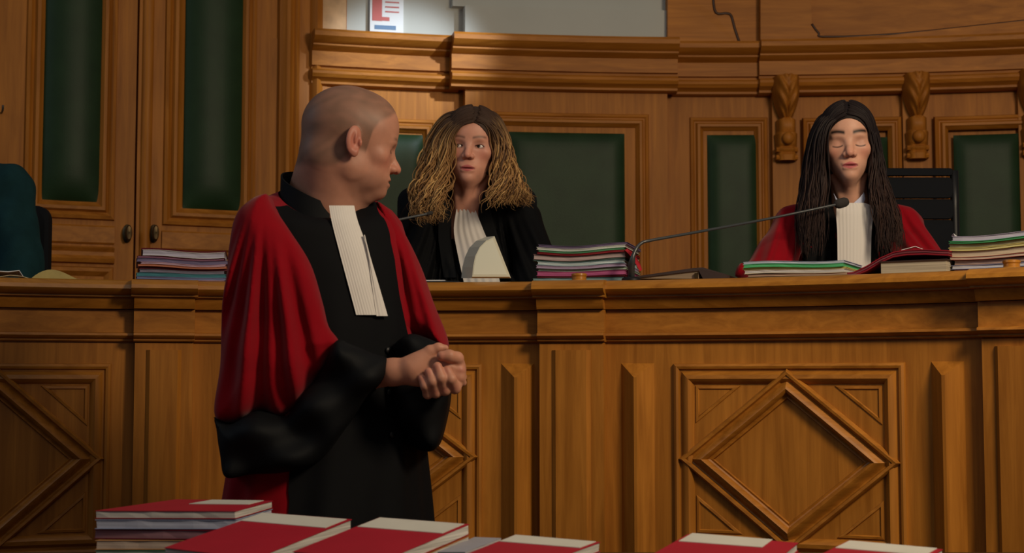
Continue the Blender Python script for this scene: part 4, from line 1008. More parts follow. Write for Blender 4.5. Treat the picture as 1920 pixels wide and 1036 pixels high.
# trunk, arms and legs under the robe
ft = Field((man.location[0]-.42, 2.75, 0), (man.location[0]+.42, 3.55, 1.5), .014)
Cz = lambda px, py, Y: P(px, py, Y)
ft.ell(P(612, 640, 3.16), (.14, .11, .20), .05); ft.ell(P(612, 850, 3.16), (.15, .13, .16), .08)
sR = P(500, 420, 3.04); sL = P(715, 420, 3.27); ft.cap(sR-[0, 0, .03], sL-[0, 0, .03], .036, .036, .04); ft.cap(P(612, 480, 3.17), P(612, 540, 3.16), .05, .08, .04)
ft.chain([sR-[0, 0, .03], P(505, 700, 3.0), P(670, 702, 3.03)], [.042, .042, .036], .03); ft.chain([sL-[0, 0, .03], P(765, 640, 3.24), P(828, 690, 3.12)], [.042, .042, .034], .03)
for e in (-1, 1):
    hp = np.array([man.location[0], 3.16, .88])+e*.09*e1; ft.chain([hp, hp+[0, 0, -.40], hp+[0, 0, -.80]], [.085, .058, .042], .04)
    ft.cap(hp+[0, 0, -.84], hp+[0, 0, -.845]+.15*e2, .036, .032, .02)
Vt, Ft = ft.mesh(); parts.append((Vt, Ft, np.tile(lin(60, 50, 46), (len(Vt), 1))))
V, F, C = join(parts); mesh_obj('body', V, F, M['skin'], man, smooth=True, cols=C)
add_eyes(man, prm_m, ho, A, (1, .1, -.05), (70, 84, 90))
# ---- robe of the trunk
rows = [(352, 606, .100, .080), (364, 606, .135, .090), (380, 605, .168, .104), (405, 604, .192, .118), (440, 605, .200, .130), (500, 609, .203, .142), (620, 617, .198, .150), (760, 618, .208, .158), (880, 615, .222, .168), (960, 612, .232, .178), (1200, 610, .255, .20), (1690, 608, .29, .23)]
zr = np.array([P(r[1], r[0], 3.16)[2] for r in rows]); xr = np.array([P(r[1], r[0], 3.16)[0] for r in rows])
def trunk(z, th, out=0.):
    zz = -z; x0 = np.interp(zz, -zr, xr); a = np.interp(zz, -zr, [r[2] for r in rows]); b = np.interp(zz, -zr, [r[3] for r in rows])
    k = np.clip((zr[3]-z)/.9, 0, 1); fo = 1+k*(.028*np.sin(th*9+1.+z*2)+.018*np.sin(th*17+z*5))+.008*np.sin(th*5+z*14)*np.clip((zr[3]-z)/.3, 0, 1)
    dip = .075*np.clip((z-zr[4])/(zr[0]-zr[4]), 0, 1)**1.3*((1+math.sin(th-.45))/2)**2.2
    c = np.array([x0, 3.16, z-dip]); return c+e1*(a*fo+out)*math.cos(th)+e2*(b*fo+out)*math.sin(th)
zs = np.concatenate([np.linspace(zr[0], zr[4], 14), np.linspace(zr[4], .10, 70)[1:]]); nth = 150
V = np.array([trunk(z, 2*math.pi*i/nth) for z in zs for i in range(nth)])
F = [(j*nth+i, (j+1)*nth+i, (j+1)*nth+(i+1) % nth, j*nth+(i+1) % nth) for j in range(len(zs)-1) for i in range(nth)]
mesh_obj('robe', V, F, M['red_cloth'], man, smooth=True)
def theta_at(z, px, side):
    a = np.interp(-z, -zr, [r[2] for r in rows]); b = np.interp(-z, -zr, [r[3] for r in rows]); tm = math.atan2(.658*b, .753*a)
    t = np.linspace(tm, tm+math.pi, 200); p = np.array([proj(trunk(z, q_))[0] for q_ in t]); return t[np.argmin(np.abs(p-px))]
def trunk_Y(px, py):
    Y = 3.03
    for _ in range(3):
        z = P(px, py, Y)[2]; Y = trunk(z, theta_at(z, px, 0))[1]
    return Y
Lb = [(340, 540), (358, 500), (380, 512), (420, 532), (480, 560), (560, 598), (640, 606), (760, 575), (870, 545), (960, 540), (1700, 545)]
Rb = [(340, 700), (365, 708), (385, 718), (480, 737), (560, 748), (640, 765), (700, 785), (960, 785), (1700, 785)]
G = []; nf = 60
for z in zs:
    py = proj(np.array([xr[2], 3.05, z]))[1]; lx = np.interp(py, [a for a, b in Lb], [b for a, b in Lb]); rx = np.interp(py, [a for a, b in Rb], [b for a, b in Rb])
    tl = theta_at(z, lx, 1); tr = theta_at(z, rx, 0); tr = tr+(-.5-tr)*float(sstep((py-630)/90.))
    G.append([trunk(z, tr+(tl-tr)*i/nf, .004) for i in range(nf+1)])
G = np.array(G); cen = np.array([[[xr[3], 3.16, 0]]]); dv = G-cen; dv[..., 2] = 0; dv /= np.linalg.norm(dv, axis=-1, keepdims=True)
V, F = slab(G, G-dv*.003, nf, len(zs)-1); mesh_obj('robe_front', V, F, M['black_cloth'], man, smooth=True, sharp=60)
# collar standing round the neck
G = []; 
for j in range(9):
    t = j/8; row = []
    for i in range(61):
        th = math.pi*(.5+.10)+(2*math.pi-.20*math.pi)*i/60
        back = (1-math.sin(th))/2
        pyt = 396-78*back**.8+(1-math.cos(th))/2*-4; zt = P(606, pyt, 3.16)[2]; zb2 = zr[1]+.004-.052*(1-back)**1.5
        aa, bb = .097, .073
        a2, b2 = .098, .074
        ct = np.array([P(606, 360, 3.16)[0], 3.165, zt]); cb = np.array([xr[1], 3.16, min(zt-.01, zb2-.035)])
        top = ct+e1*aa*math.cos(th)+e2*bb*math.sin(th); bot = cb+e1*a2*math.cos(th)+e2*b2*math.sin(th)
        p = top*(1-t)+bot*t; p[2] = top[2]*(1-t**.8)+bot[2]*t**.8; row.append(p)
    G.append(row)
G = np.array(G); dv = G-np.array([[[xr[1], 3.16, 0]]]); dv[..., 2] = 0; dv /= np.linalg.norm(dv, axis=-1, keepdims=True)
V, F = slab(G, G-dv*.004, 60, 8); mesh_obj('collar', V, F, M['black_satin'], man, smooth=True, sharp=60)
# ---- sleeves
sx, sz = P(505, 350, 3.0)[[0, 2]]
def foldR(X, Z):
    a = np.arctan2(X-sx, sz-Z+.05); r = np.sqrt((X-sx)**2+(Z-sz)**2); k = sstep((r-.06)/.22)
    return k*(.0105*np.sin(a*30+.6)+.005*np.sin(a*60+1.9)+.007*np.sin(a*53+r*6))+.006*np.sin((X*.6+Z)*34+1)*sstep((r-.2)/.15)
redR = [(506, 366), (480, 375), (450, 404), (436, 460), (427, 560), (417, 680), (409, 776), (440, 792), (490, 770), (540, 780), (578, 735), (612, 688), (637, 645), (618, 612), (606, 565), (584, 495), (546, 434), (514, 388)]
f = pillow(redR, 3.01, .098, .07, .0042, fold=foldR); V, F = f.mesh(); mesh_obj('sleeve', V, F, M['red_cloth'], man, smooth=True)
def foldC(X, Z): return .010*np.sin((X*.9+Z)*42+1)+.006*np.sin((X*.4-Z)*70)
cufR = [(407, 779), (440, 794), (490, 768), (541, 778), (578, 733), (612, 686), (636, 640), (662, 646), (700, 662), (727, 672), (730, 690), (718, 716), (690, 742), (650, 800), (602, 862), (540, 882), (480, 886), (432, 890), (420, 840)]
f = pillow(cufR, 2.995, .088, .042, .0042, fold=foldC); V, F = f.mesh(); mesh_obj('cuff', V, F, M['black_satin'], man, smooth=True)
sx2, sz2 = P(722, 385, 3.2)[[0, 2]]
def foldL(X, Z):
    a = np.arctan2(X-sx2, sz2-Z+.04); r = np.sqrt((X-sx2)**2+(Z-sz2)**2); return sstep((r-.05)/.15)*(.010*np.sin(a*34)+.006*np.sin(a*60+r*10))
redL = [(708, 378), (732, 396), (758, 436), (788, 498), (812, 566), (838, 632), (836, 656), (806, 646), (774, 634), (742, 646), (735, 560), (728, 480), (716, 420)]
f = pillow(redL, 3.22, .085, .06, .0042, fold=foldL); V, F = f.mesh(); mesh_obj('sleeve', V, F, M['red_cloth'], man, smooth=True)
cufL = [(738, 650), (770, 628), (802, 634), (832, 652), (846, 690), (845, 735), (838, 780), (822, 836), (792, 842), (765, 820), (742, 760)]
f = pillow(cufL, 3.13, .10, .045, .0042, fold=foldC); V, F = f.mesh(); mesh_obj('cuff', V, F, M['black_satin'], man, smooth=True)
# ---- white pleated bands
jr = [(385, 617, 664), (415, 622, 671), (470, 636, 691), (530, 652, 708), (590, 668, 725)]
yrow = [trunk_Y(.5*(r[1]+r[2]), r[0]) for r in jr]; ysl = [(trunk_Y(r[2], r[0])-trunk_Y(r[1], r[0])) for r in jr]
yf = lambda t, u, x, y: float(np.interp(y, [r[0] for r in jr], yrow))+(u-.5)*.8*float(np.interp(y, [r[0] for r in jr], ysl))-.010
jabot(jr, yf, man, bulge=.006)
yf2 = lambda t, u, x, y: yf(t, (x-np.interp(y, [r[0] for r in jr], [r[1] for r in jr]))/48., x, y)-.011
jabot([(440, 682, 684), (480, 690, 694), (530, 697, 709), (592, 706, 727)], yf2, man, n=12, k=3, bulge=.003, name='jabot_fold')
for py, px in ((655, 722), (735, 726), (816, 731)):
    c = P(px, py, 3.0); z = c[2]; th = theta_at(z, px, 0); c = trunk(z, th, .008); k = 14; V = []; F = []
    for qn, (rr, h_) in enumerate(((.0065, -.004), (.007, .0), (.006, .002), (.0005, .0022))):
        V += [c+e2*h_+rr*(math.cos(2*math.pi*i/k)*e1+math.sin(2*math.pi*i/k)*np.array([0, 0, 1])) for i in range(k)]
        if qn: F += [((qn-1)*k+i, (qn-1)*k+(i+1) % k, qn*k+(i+1) % k, qn*k+i) for i in range(k)]
    mesh_obj('button', V, F, M['black_plastic'], man, smooth=True)
# ================================================================== THE SEATED JUDGES
def guide_hair(guides, n, m, jit, wave=None, clump=1.0):
    """strands between front, outer and back guides"""
    g = [smooth_path([P(*q) for q in x], m) for x in guides]; out = []; t = np.linspace(0, 1, m)
    for i in range(n):
        a = (i+.5)/n; l0 = 2*(a-.5)*(a-1); l1 = -4*a*(a-1); l2 = 2*a*(a-.5)
        p = g[0]*l0+g[1]*l1+g[2]*l2
        j = rng.normal(0, jit, 3); p = p+np.outer(np.clip(t*2.2, .25, 1), j)
        if wave:
            amp, wl = wave; L = np.concatenate([[0], np.cumsum(np.linalg.norm(np.diff(p, axis=0), axis=1))]); ph = (i//14)*1.7+rng.normal(0, .35); A_ = amp*sstep((t-.22)/.5)*rng.uniform(.7, 1.25)
            w1 = wl*rng.uniform(.85, 1.2); p = p+np.stack([A_*np.sin(2*math.pi*L/w1+ph), A_*.8*np.cos(2*math.pi*L/w1+ph), A_*.25*np.sin(4*math.pi*L/w1)], 1)
        e = int(m*rng.uniform(.86, 1.0)); out.append((p[:e], rng.uniform(.75, 1.2), rng.uniform(0, 1)))
    return out
def push_out(sp, prm, origin, A, d=.004):
    sc = prm.get('scale', 1.); e = .003
    for k, (p, r, t) in enumerate(sp):
        q = to_local(p, np.array(origin), A, sc)
        for _ in range(4):
            v = trilin(LASTF, q); g = np.stack([trilin(LASTF, q+np.eye(3)[i]*e)-trilin(LASTF, q-np.eye(3)[i]*e) for i in range(3)], -1); g /= np.linalg.norm(g, axis=1, keepdims=True)+1e-9
            q = q+g*np.clip(d+t*.004-v, 0, .02)[:, None]*(v < .1)[:, None]
        sp[k] = ((q*sc)@A+np.array(origin), r, t)
    return sp
def hair_cap(root, prm, origin, A, grow, cutx, col, name='hair_cap'):
    f = Field(LASTF.lo, LASTF.ax[0][[-1]].repeat(3), LASTF.h); f.n = LASTF.n; f.ax = LASTF.ax; f.F = LASTF.F-grow
    X = f.ax[0][:, None, None]; Z = f.ax[2][None, None, :]; y = f.ax[1][None, :, None]
    ov = np.sqrt((y/.064)**2+((Z+.014)/.084)**2)-1; f.F = np.maximum(f.F, -np.maximum(ov*.06, (.022-X)))
    f.F = np.maximum(f.F, -(Z+.07)); f.F = f.F.astype(np.float32)
    f.F[0] = f.F[-1] = .1; f.F[:, 0] = f.F[:, -1] = .1; f.F[:, :, 0] = f.F[:, :, -1] = .1
    V, F = f.mesh(); W = (V*prm.get('scale', 1.))@A+np.array(origin); mesh_obj(name, W, F, M['hair'], root, smooth=True, cols=np.tile(lin(*col), (len(W), 1)))
def torso_body(sL, sR, nb, hipY, seat_z, elb, wri):
    """hidden trunk, arms and thighs of a seated figure, coarse"""
    allp = np.array([sL, sR, nb]+list(elb)+list(wri)); c = (np.array(sL)+np.array(sR))/2; hip = np.array([c[0], hipY, seat_z+.10])
    lo = np.minimum(allp.min(0), hip)-.2; hi = np.maximum(allp.max(0), hip)+.12; lo[1] = min(lo[1], hipY-.62); lo[2] = seat_z-.5; f = Field(lo, hi, .014)
    f.cap(sL, sR, .036, .036, .04); f.cap(nb, (c+hip)/2, .05, .10, .05); f.cap((c+hip)/2, hip, .10, .13, .06)
    for s_, e_, w_ in zip((sL, sR), elb, wri): f.chain([np.array(s_), np.array(e_), np.array(w_), np.array(w_)+[0, -.09, -.01]], [.036, .034, .028, .028], .03)
    for e in (-1, 1): f.chain([hip+[e*.09, 0, 0], hip+[e*.11, -.42, 0], hip+[e*.11, -.42, -.42], hip+[e*.11, -.56, -.45]], [.085, .06, .045, .04], .03)
    return f.mesh()
def cloth_fold(f, fn): 
    X = f.ax[0][:, None, None]; Z = f.ax[2][None, None, :]; y = f.ax[1][None, :, None]; f.F = (f.F+fn(X, y, Z)).astype(np.float32)

def wfold(X, Z, xc, k, amp):
    q = .9*X+.42*np.tanh((X-xc)/.06)*Z; fade = sstep((1.64-Z)/.14)
    return fade*amp*(np.sin(k*q)+.5*np.sin(2.1*k*q+1.3)+.35*np.sin(Z*30+X*40))
# ---- blonde woman in black
bl = empty('person', (P(885, 500, 4.55)[0], 4.55, .56), 'blonde curly haired woman in a black robe looking sideways behind the bench', 'person')
prm_b = dict(skin=(206, 148, 126), w=1.0, jaw=.92, nose=.9, brow=.6, h=.0019, eye=.0048, shadow=.5, lid=(120, 76, 70), lash=1., browc=(80, 54, 42), browd=.75, browt=1.0, lip=(176, 84, 88), lipd=.85, ears=False, scale=1.03, nr=.050, low=1.08, scm=1)
ob = P(886, 285, 4.47); fb_ = np.array([-.10, -1, .03]); A0 = frame(fb_, -.05); prm_b['neck'] = tuple(to_local(P(876, 400, 4.51), ob, A0, 1.03))
prm_b['bot'] = -.27; prm_b['chest'] = tuple(to_local(P(879, 440, 4.565), ob, A0, 1.03)); W, F, C, A = make_head(prm_b, ob, fb_, -.05); parts = [(W, F, C)]
sL, sR = P(978, 412, 4.55), P(790, 412, 4.55)
V, F2 = torso_body(sL, sR, P(880, 400, 4.53), 4.62, .95, (P(1006, 545, 4.47), P(756, 560, 4.47)), (P(950, 560, 4.42), P(810, 560, 4.42))); parts.append((V, F2, np.tile(lin(40, 36, 36), (len(V), 1))))
V, F, C = join(parts); mesh_obj('body', V, F, M['skin'], bl, smooth=True, cols=C); add_eyes(bl, prm_b, ob, A, (1, -.42, .02), (70, 56, 44))
fr = Field(P(715, 700, 4.5)*[1, 0, 1]+[0, 4.33, 0], P(1050, 340, 4.5)*[1, 0, 1]+[0, 4.80, 0], .005)
fr.cap(P(800, 412, 4.56), P(968, 410, 4.56), .058, .058, .03); fr.ell(P(882, 560, 4.58), (.185, .125, .30), .05)
fr.cap(P(884, 372, 4.56), P(805, 406, 4.56), .055, .05, .03); fr.cap(P(884, 372, 4.56), P(965, 404, 4.56), .055, .05, .03)
fr.chain([P(788, 418, 4.55), P(757, 560, 4.46), P(790, 680, 4.42)], [.066, .076, .08], .03); fr.chain([P(978, 416, 4.55), P(1000, 480, 4.50), P(1003, 590, 4.44)], [.064, .066, .076], .03)
cloth_fold(fr, lambda X, y, Z: wfold(X, Z, P(882, 400, 4.55)[0], 88, .0055))
fr.cap(P(876, 340, 4.50), P(873, 405, 4.44), .056, .036, .012, cut=True)
V, F = fr.mesh(); mesh_obj('robe', V, F, M['black_cloth'], bl, smooth=True)
# lapels along the opening
for lf, rt in (((838, 372), (856, 520)), ((900, 362), (934, 520))):
    e = 1 if lf[0] > 870 else -1; ys = np.linspace(lf[1], rt[1], 16); xs = np.interp(ys, [lf[1], 400, 450, rt[1]], [lf[0], lf[0]+(8 if e < 0 else -4), 846 if e < 0 else 912, rt[0]])
    PX = np.array([[x+e*k_ for k_ in np.linspace(0, 24, 7)] for x in xs]); PY = np.array([[y]*7 for y in ys]); G = drape(fr, PX, PY, 4.33, 4.62, .008); yl_ = np.minimum(G[..., 1], 4.462); G = np.array([[P(PX[j, i], PY[j, i], yl_[j, i]) for i in range(7)] for j in range(16)])
    sheet_part(G, .004, 'lapel', M['black_satin'], bl)
def drape_jabot(field, rows, Y0, Y1, parent, ylim, lift=.012, k=9, n=36, m=24, pleat=.0016, bulge=.008, name='jabot'):
    L = smooth_path([(r[1], r[0], 0) for r in rows], m); R = smooth_path([(r[2], r[0], 0) for r in rows], m); u = np.linspace(0, 1, n+1)
    PX = L[:, :1]*(1-u)+R[:, :1]*u; PY = L[:, 1:2]*(1-u)+R[:, 1:2]*u; G = drape(field, PX, PY, Y0, Y1, lift)
    Yv = G[..., 1].copy()
    for _ in range(30): Yv[1:-1] = .25*(Yv[:-2]+Yv[2:])+.5*Yv[1:-1]; Yv[:, 1:-1] = .25*(Yv[:, :-2]+Yv[:, 2:])+.5*Yv[:, 1:-1]
    Yv = np.minimum(np.minimum(Yv, G[..., 1]+.004), np.interp(PY, ylim[0], ylim[1]))
    for j in range(m):
        for i in range(n+1):
            s = abs(((u[i]*k) % 1)-.5)*2; G[j, i] = P(PX[j, i], PY[j, i], Yv[j, i]-bulge*math.sin(math.pi*u[i])-pleat*(s-.5))
    return sheet_part(G, .003, name, M['linen'], parent)
drape_jabot(fr, [(392, 856, 891), (430, 851, 906), (470, 857, 922), (530, 870, 938)], 4.33, 4.62, bl, ([392, 430, 520], [4.452, 4.445, 4.44]), k=5, pleat=.003)
hair_cap(bl, prm_b, ob, A, .003, 0, (58, 43, 34))
LG = [[(888, 232, 4.385), (864, 237, 4.375), (849, 262, 4.385), (843, 305, 4.39), (838, 345, 4.38), (833, 380, 4.33), (842, 412, 4.30)], [(884, 211, 4.46), (840, 220, 4.45), (812, 258, 4.45), (797, 310, 4.44), (786, 352, 4.42), (786, 392, 4.38), (812, 418, 4.33)], [(886, 211, 4.53), (846, 222, 4.59), (824, 280, 4.61), (808, 345, 4.57), (796, 390, 4.50), (790, 405, 4.47)]]
RG = [[(892, 232, 4.385), (912, 235, 4.38), (927, 256, 4.385), (933, 298, 4.39), (931, 338, 4.38), (916, 368, 4.34), (905, 396, 4.31)], [(898, 211, 4.46), (926, 218, 4.45), (943, 252, 4.45), (951, 298, 4.44), (962, 332, 4.42), (978, 362, 4.40), (990, 380, 4.37)], [(894, 211, 4.53), (930, 224, 4.59), (946, 280, 4.61), (954, 335, 4.57), (962, 370, 4.50), (972, 384, 4.47)]]
sp = guide_hair(LG, 420, 40, .0085, (.013, .105))+guide_hair(RG, 400, 40, .0085, (.012, .105))
sp += guide_hair([[(846, 262, 4.50), (838, 310, 4.50), (834, 350, 4.49), (832, 385, 4.46)], [(886, 262, 4.60), (884, 310, 4.60), (882, 350, 4.60), (880, 380, 4.60)], [(930, 262, 4.50), (936, 310, 4.50), (932, 350, 4.49), (925, 380, 4.46)]], 160, 20, .006, (.008, .1))
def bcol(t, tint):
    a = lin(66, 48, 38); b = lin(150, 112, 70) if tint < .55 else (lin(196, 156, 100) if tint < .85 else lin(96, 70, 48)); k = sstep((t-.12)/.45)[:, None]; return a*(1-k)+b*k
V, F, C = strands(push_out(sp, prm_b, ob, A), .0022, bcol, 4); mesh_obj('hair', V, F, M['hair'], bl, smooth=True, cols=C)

# ---- dark haired woman in red
dk = empty('person', (P(1592, 500, 4.36)[0], 4.36, .56), 'long dark haired woman in red robe with closed eyes behind the bench', 'person')
prm_d = dict(skin=(204, 154, 130), w=.93, jaw=.84, nose=1.02, brow=.8, h=.0019, eye=0, shadow=.3, lid=(150, 100, 92), lash=1., browc=(24, 17, 16), browd=1.0, browt=1.4, browlift=.006, lip=(178, 82, 92), lipd=.85, ears=False, scale=1.03, nr=.049, low=1.02, scm=1, mouth=.0012)
od = P(1589, 280, 4.28); fd = np.array([-.17, -1, .02]); A0 = frame(fd, .025); prm_d['neck'] = tuple(to_local(P(1594, 385, 4.32), od, A0, 1.03))
prm_d['bot'] = -.26; prm_d['chest'] = tuple(to_local(P(1594, 440, 4.40), od, A0, 1.03)); W, F, C, A = make_head(prm_d, od, fd, .025); parts = [(W, F, C)]
sL, sR = P(1695, 430, 4.38), P(1492, 426, 4.38)
V, F2 = torso_body(sL, sR, P(1594, 390, 4.34), 4.45, .95, (P(1748, 505, 4.26), P(1425, 520, 4.24)), (P(1690, 560, 4.18), P(1500, 560, 4.18))); parts.append((V, F2, np.tile(lin(40, 36, 36), (len(V), 1))))
V, F, C = join(parts); mesh_obj('body', V, F, M['skin'], dk, smooth=True, cols=C); add_eyes(dk, prm_d, od, A, (1, 0, -.4), (60, 44, 34))
fr = Field(P(1350, 690, 4.4)*[1, 0, 1]+[0, 4.06, 0], P(1800, 345, 4.4)*[1, 0, 1]+[0, 4.62, 0], .005)
fr.cap(P(1496, 424, 4.37), P(1694, 428, 4.37), .055, .055, .03); fr.ell(P(1592, 550, 4.40), (.19, .125, .29), .05)
fr.cap(P(1592, 380, 4.37), P(1500, 420, 4.37), .052, .05, .03); fr.cap(P(1592, 380, 4.37), P(1690, 424, 4.37), .052, .05, .03)
fr.chain([P(1486, 428, 4.37), P(1432, 525, 4.24), P(1470, 640, 4.16)], [.058, .072, .085], .03); fr.chain([P(1698, 432, 4.37), P(1726, 500, 4.26), P(1690, 640, 4.18)], [.056, .066, .08], .03)
cloth_fold(fr, lambda X, y, Z: wfold(X, Z, P(1592, 400, 4.37)[0], 95, .0060))
fr.cap(P(1594, 330, 4.33), P(1595, 385, 4.27), .054, .038, .012, cut=True)
V, F = fr.mesh(); mesh_obj('robe', V, F, M['red_cloth'], dk, smooth=True)
ys = np.linspace(366, 545, 26); PX = []; PY = []
for y in ys:
    l = np.interp(y, [366, 390, 440, 545], [1530, 1506, 1502, 1508]); r = np.interp(y, [366, 392, 440, 545], [1650, 1688, 1674, 1650]); PX.append(np.linspace(l, r, 34)); PY.append(np.full(34, y))
G = drape(fr, np.array(PX), np.array(PY), 4.06, 4.50, .007); sheet_part(G, .004, 'robe_front', M['black_cloth'], dk)
drape_jabot(fr, [(380, 1580, 1620), (386, 1570, 1633), (404, 1568, 1637), (440, 1570, 1634), (535, 1571, 1632)], 4.06, 4.50, dk, ([366, 400, 520], [4.232, 4.225, 4.22]), k=10, lift=.016)
for pl in ([[(1563, 362), (1568, 370), (1574, 378)], [(1568, 376), (1574, 384), (1582, 388)], [(1572, 392), (1578, 394), (1586, 392)]], [[(1620, 360), (1612, 370), (1602, 379)], [(1622, 372), (1612, 380), (1598, 386)], [(1618, 386), (1606, 390), (1594, 390)]]):
    sheet_part([[P(x, y, 4.218+abs(x-1593)*.0008) for x, y in r] for r in pl], .003, 'shirt_collar', M['shirt'], dk)
hair_cap(dk, prm_d, od, A, .003, 0, (26, 18, 18))
LG = [[(1586, 222, 4.20), (1560, 229, 4.190), (1547, 255, 4.19), (1545, 300, 4.20), (1547, 345, 4.205), (1546, 405, 4.175), (1542, 482, 4.15)], [(1584, 209, 4.28), (1548, 217, 4.26), (1529, 246, 4.255), (1519, 295, 4.255), (1511, 350, 4.25), (1502, 420, 4.215), (1506, 482, 4.18)], [(1586, 209, 4.34), (1540, 226, 4.385), (1524, 300, 4.39), (1518, 380, 4.37), (1512, 440, 4.32)]]
RG = [[(1590, 221, 4.20), (1614, 225, 4.190), (1631, 252, 4.20), (1635, 295, 4.21), (1633, 340, 4.21), (1640, 405, 4.175), (1650, 484, 4.15)], [(1592, 209, 4.28), (1622, 216, 4.26), (1638, 246, 4.255), (1645, 295, 4.255), (1654, 345, 4.25), (1680, 410, 4.215), (1686, 482, 4.18)], [(1592, 209, 4.34), (1634, 228, 4.385), (1648, 300, 4.39), (1664, 380, 4.37), (1684, 440, 4.32)]]
sp = guide_hair(LG, 420, 36, .005, (.0035, .16))+guide_hair(RG, 420, 36, .005, (.005, .15))
sp += guide_hair([[(1552, 250, 4.34), (1546, 310, 4.34), (1548, 370, 4.32), (1545, 440, 4.28)], [(1590, 250, 4.41), (1590, 310, 4.40), (1592, 370, 4.40), (1594, 430, 4.42)], [(1630, 250, 4.34), (1638, 310, 4.34), (1640, 370, 4.32), (1650, 440, 4.28)]], 160, 20, .004)
def dcol(t, tint):
    a = lin(30, 21, 21); b = lin(44, 29, 25) if tint < .7 else lin(60, 40, 32); k = sstep((t-.4)/.5)[:, None]; return a*(1-k)+b*k
V, F, C = strands(push_out(sp, prm_d, od, A), .0021, dcol, 4); mesh_obj('hair', V, F, M['hair'], dk, smooth=True, cols=C)

# ---- person at the left edge
tp = empty('person', (P(-85, 500, 4.5)[0], 4.52, .56), 'person in dark teal sweater cut off by the left edge of the picture', 'person')
ot = P(-90, 205, 4.50); ft_ = np.array([.35, -1, -.05]); A0 = frame(ft_); prm_t = dict(skin=(190, 140, 116), h=.003, neck=tuple(to_local(P(-85, 310, 4.52), ot, A0)), ptop=(50, 38, 32), nr=.056, eye=0)
W, F, C, A = make_head(prm_t, ot, ft_); parts = [(W, F, C)]
sL, sR = P(18, 350, 4.52), P(-185, 350, 4.52); V, F2 = torso_body(sL, sR, P(-85, 320, 4.52), 4.58, .95, (P(34, 540, 4.46), P(-205, 540, 4.46)), (P(-30, 560, 4.36), P(-140, 560, 4.36))); parts.append((V, F2, np.tile(lin(40, 36, 36), (len(V), 1))))
V, F, C = join(parts); mesh_obj('body', V, F, M['skin'], tp, smooth=True, cols=C)
ft2 = Field(P(-290, 700, 4.5)*[1, 0, 1]+[0, 4.28, 0], P(110, 280, 4.5)*[1, 0, 1]+[0, 4.78, 0], .006)
ft2.cap(P(-178, 352, 4.52), P(14, 352, 4.52), .064, .064, .03); ft2.ell(P(-85, 520, 4.55), (.19, .125, .30), .05); ft2.cap(P(-85, 318, 4.52), P(0, 345, 4.52), .052, .058, .03); ft2.cap(P(-85, 318, 4.52), P(-170, 345, 4.52), .052, .058, .03)
ft2.chain([P(20, 356, 4.52), P(36, 470, 4.48), P(34, 620, 4.42)], [.066, .070, .074], .03); ft2.chain([P(-188, 356, 4.52), P(-204, 560, 4.46)], [.066, .074], .03)
cloth_fold(ft2, lambda X, y, Z: .003*np.sin(X*40+Z*30)+.002*np.sin(X*80-Z*40))
V, F = ft2.mesh(); mesh_obj('sweater', V, F, M['teal_knit'], tp, smooth=True)
hair_cap(tp, prm_t, ot, A, .012, 0, (44, 34, 30), 'hair')

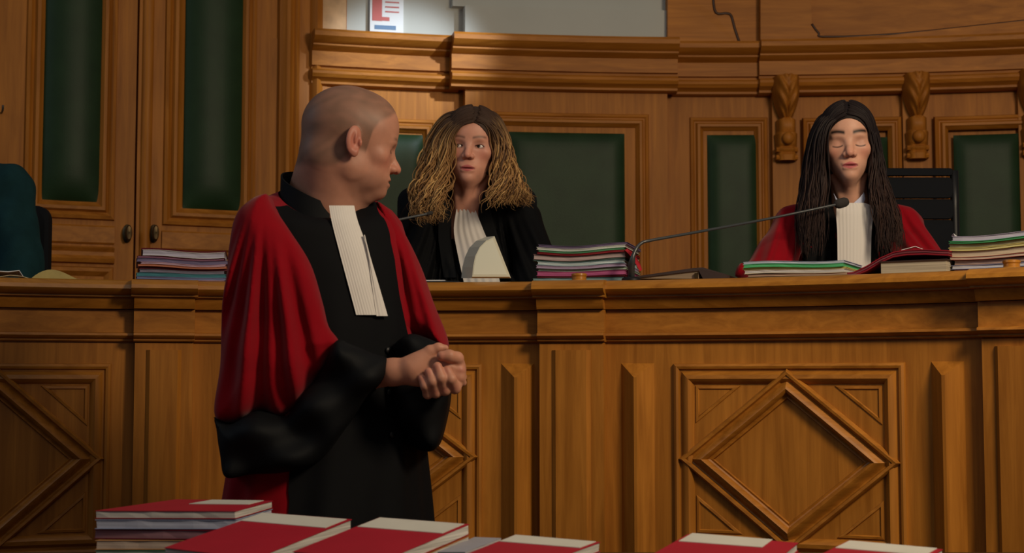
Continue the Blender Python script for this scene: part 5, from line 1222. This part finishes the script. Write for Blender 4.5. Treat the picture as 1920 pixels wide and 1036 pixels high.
# ================================================================== CHAIRS
def rounded(w_, h_, r, k=6):
    pts = []
    for cx_, cz_, a0 in ((w_-r, h_-r, 0), (-w_+r, h_-r, 90), (-w_+r, -h_+r, 180), (w_-r, -h_+r, 270)):
        for i in range(k+1): a = math.radians(a0+90*i/k); pts.append((cx_+r*math.cos(a), cz_+r*math.sin(a)))
    return np.array(pts)
def chair(x, Y, z0, zt, half, yaw, label, bars=None, seat_h=.345, curve=.06):
    r = empty('office_chair', (x, Y, z0), label, 'chair', 'black chairs behind the bench')
    c, s = math.cos(yaw), math.sin(yaw)
    def mp(p): p = np.asarray(p, float); return np.stack([x+p[..., 0]*c-p[..., 1]*s, Y+p[..., 0]*s+p[..., 1]*c, p[..., 2]], -1)
    def plate(zlo, zhi, hw, th, nm, rad=.03, mat='chair_black'):
        o = rounded(hw, (zhi-zlo)/2, min(rad, (zhi-zlo)/2.01)); zc_ = (zlo+zhi)/2; R_ = []
        for q_, y in ((.96, -th), (1, -th*.6), (1, th*.6), (.96, th)):
            R_.append(mp(np.array([[a*q_, y-curve*(1-(a/hw)**2)*-1, zc_+b*q_] for a, b in o])))
        V, F = ring_loft(R_); return mesh_obj(nm, V, F, M[mat], r, smooth=True, sharp=40)
    if bars:
        for a, b in bars: plate(a, b, half*.97, .012, 'back_slat', .02)
        for e in (-1, 1):
            V, F = tube(np.array([mp([e*half, .0, z]) for z in np.linspace(z0+seat_h, zt-.005, 8)]), .014, 8); mesh_obj('back_post', V, F, M['black_plastic'], r, smooth=True)
    else: plate(z0+seat_h+.10, zt, half, .03, 'backrest', .05)
    o = rounded(.24, .24, .06); V, F = ring_loft([mp(np.array([[a*q_, b*q_-.24, z] for a, b in o])) for q_, z in ((.94, z0+seat_h-.06), (1, z0+seat_h-.04), (1, z0+seat_h-.01), (.93, z0+seat_h+.005))]); mesh_obj('seat', V, F, M['chair_black'], r, smooth=True, sharp=40)
    V, F = tube(mp(np.array([[0, -.06, z0+seat_h-.05], [0, .03, z0+seat_h-.02], [0, .075, z0+seat_h+.08], [0, .075, z0+seat_h+.2]])), .016, 8); mesh_obj('back_bracket', V, F, M['black_plastic'], r, smooth=True)
    V, F = tube(mp(np.array([[0, -.24, z0+.06], [0, -.24, z0+seat_h-.05]])), .028, 12); mesh_obj('gas_column', V, F, M['black_metal'], r, smooth=True, sharp=40)
    for i in range(5):
        a = 2*math.pi*i/5; V, F = tube(mp(np.array([[0, -.24, z0+.08], [.26*math.cos(a), -.24+.26*math.sin(a), z0+.03], [.28*math.cos(a), -.24+.28*math.sin(a), z0+.022]])), [.022, .016, .02], 8); mesh_obj('leg', V, F, M['black_plastic'], r, smooth=True)
DZ = .561
chair(P(876, 500, 4.80)[0], 4.80, DZ, P(876, 350, 4.80)[2], .225, 0, 'black padded chair behind the blonde woman')
zf = lambda py: P(1715, py, 4.68)[2]
chair(P(1712, 500, 4.68)[0], 4.68, DZ, zf(317), .135+.0, .0, 'tall black slatted chair back beside the dark haired woman', bars=[(zf(330), zf(316)), (zf(372.4), zf(333.5)), (zf(411.4), zf(374)), (zf(520), zf(412.6))], curve=-.03)
chair(P(-60, 500, 4.78)[0], 4.78, DZ, P(-60, 385, 4.78)[2], .262, 0, 'black chair back edge beside the teal sweater')
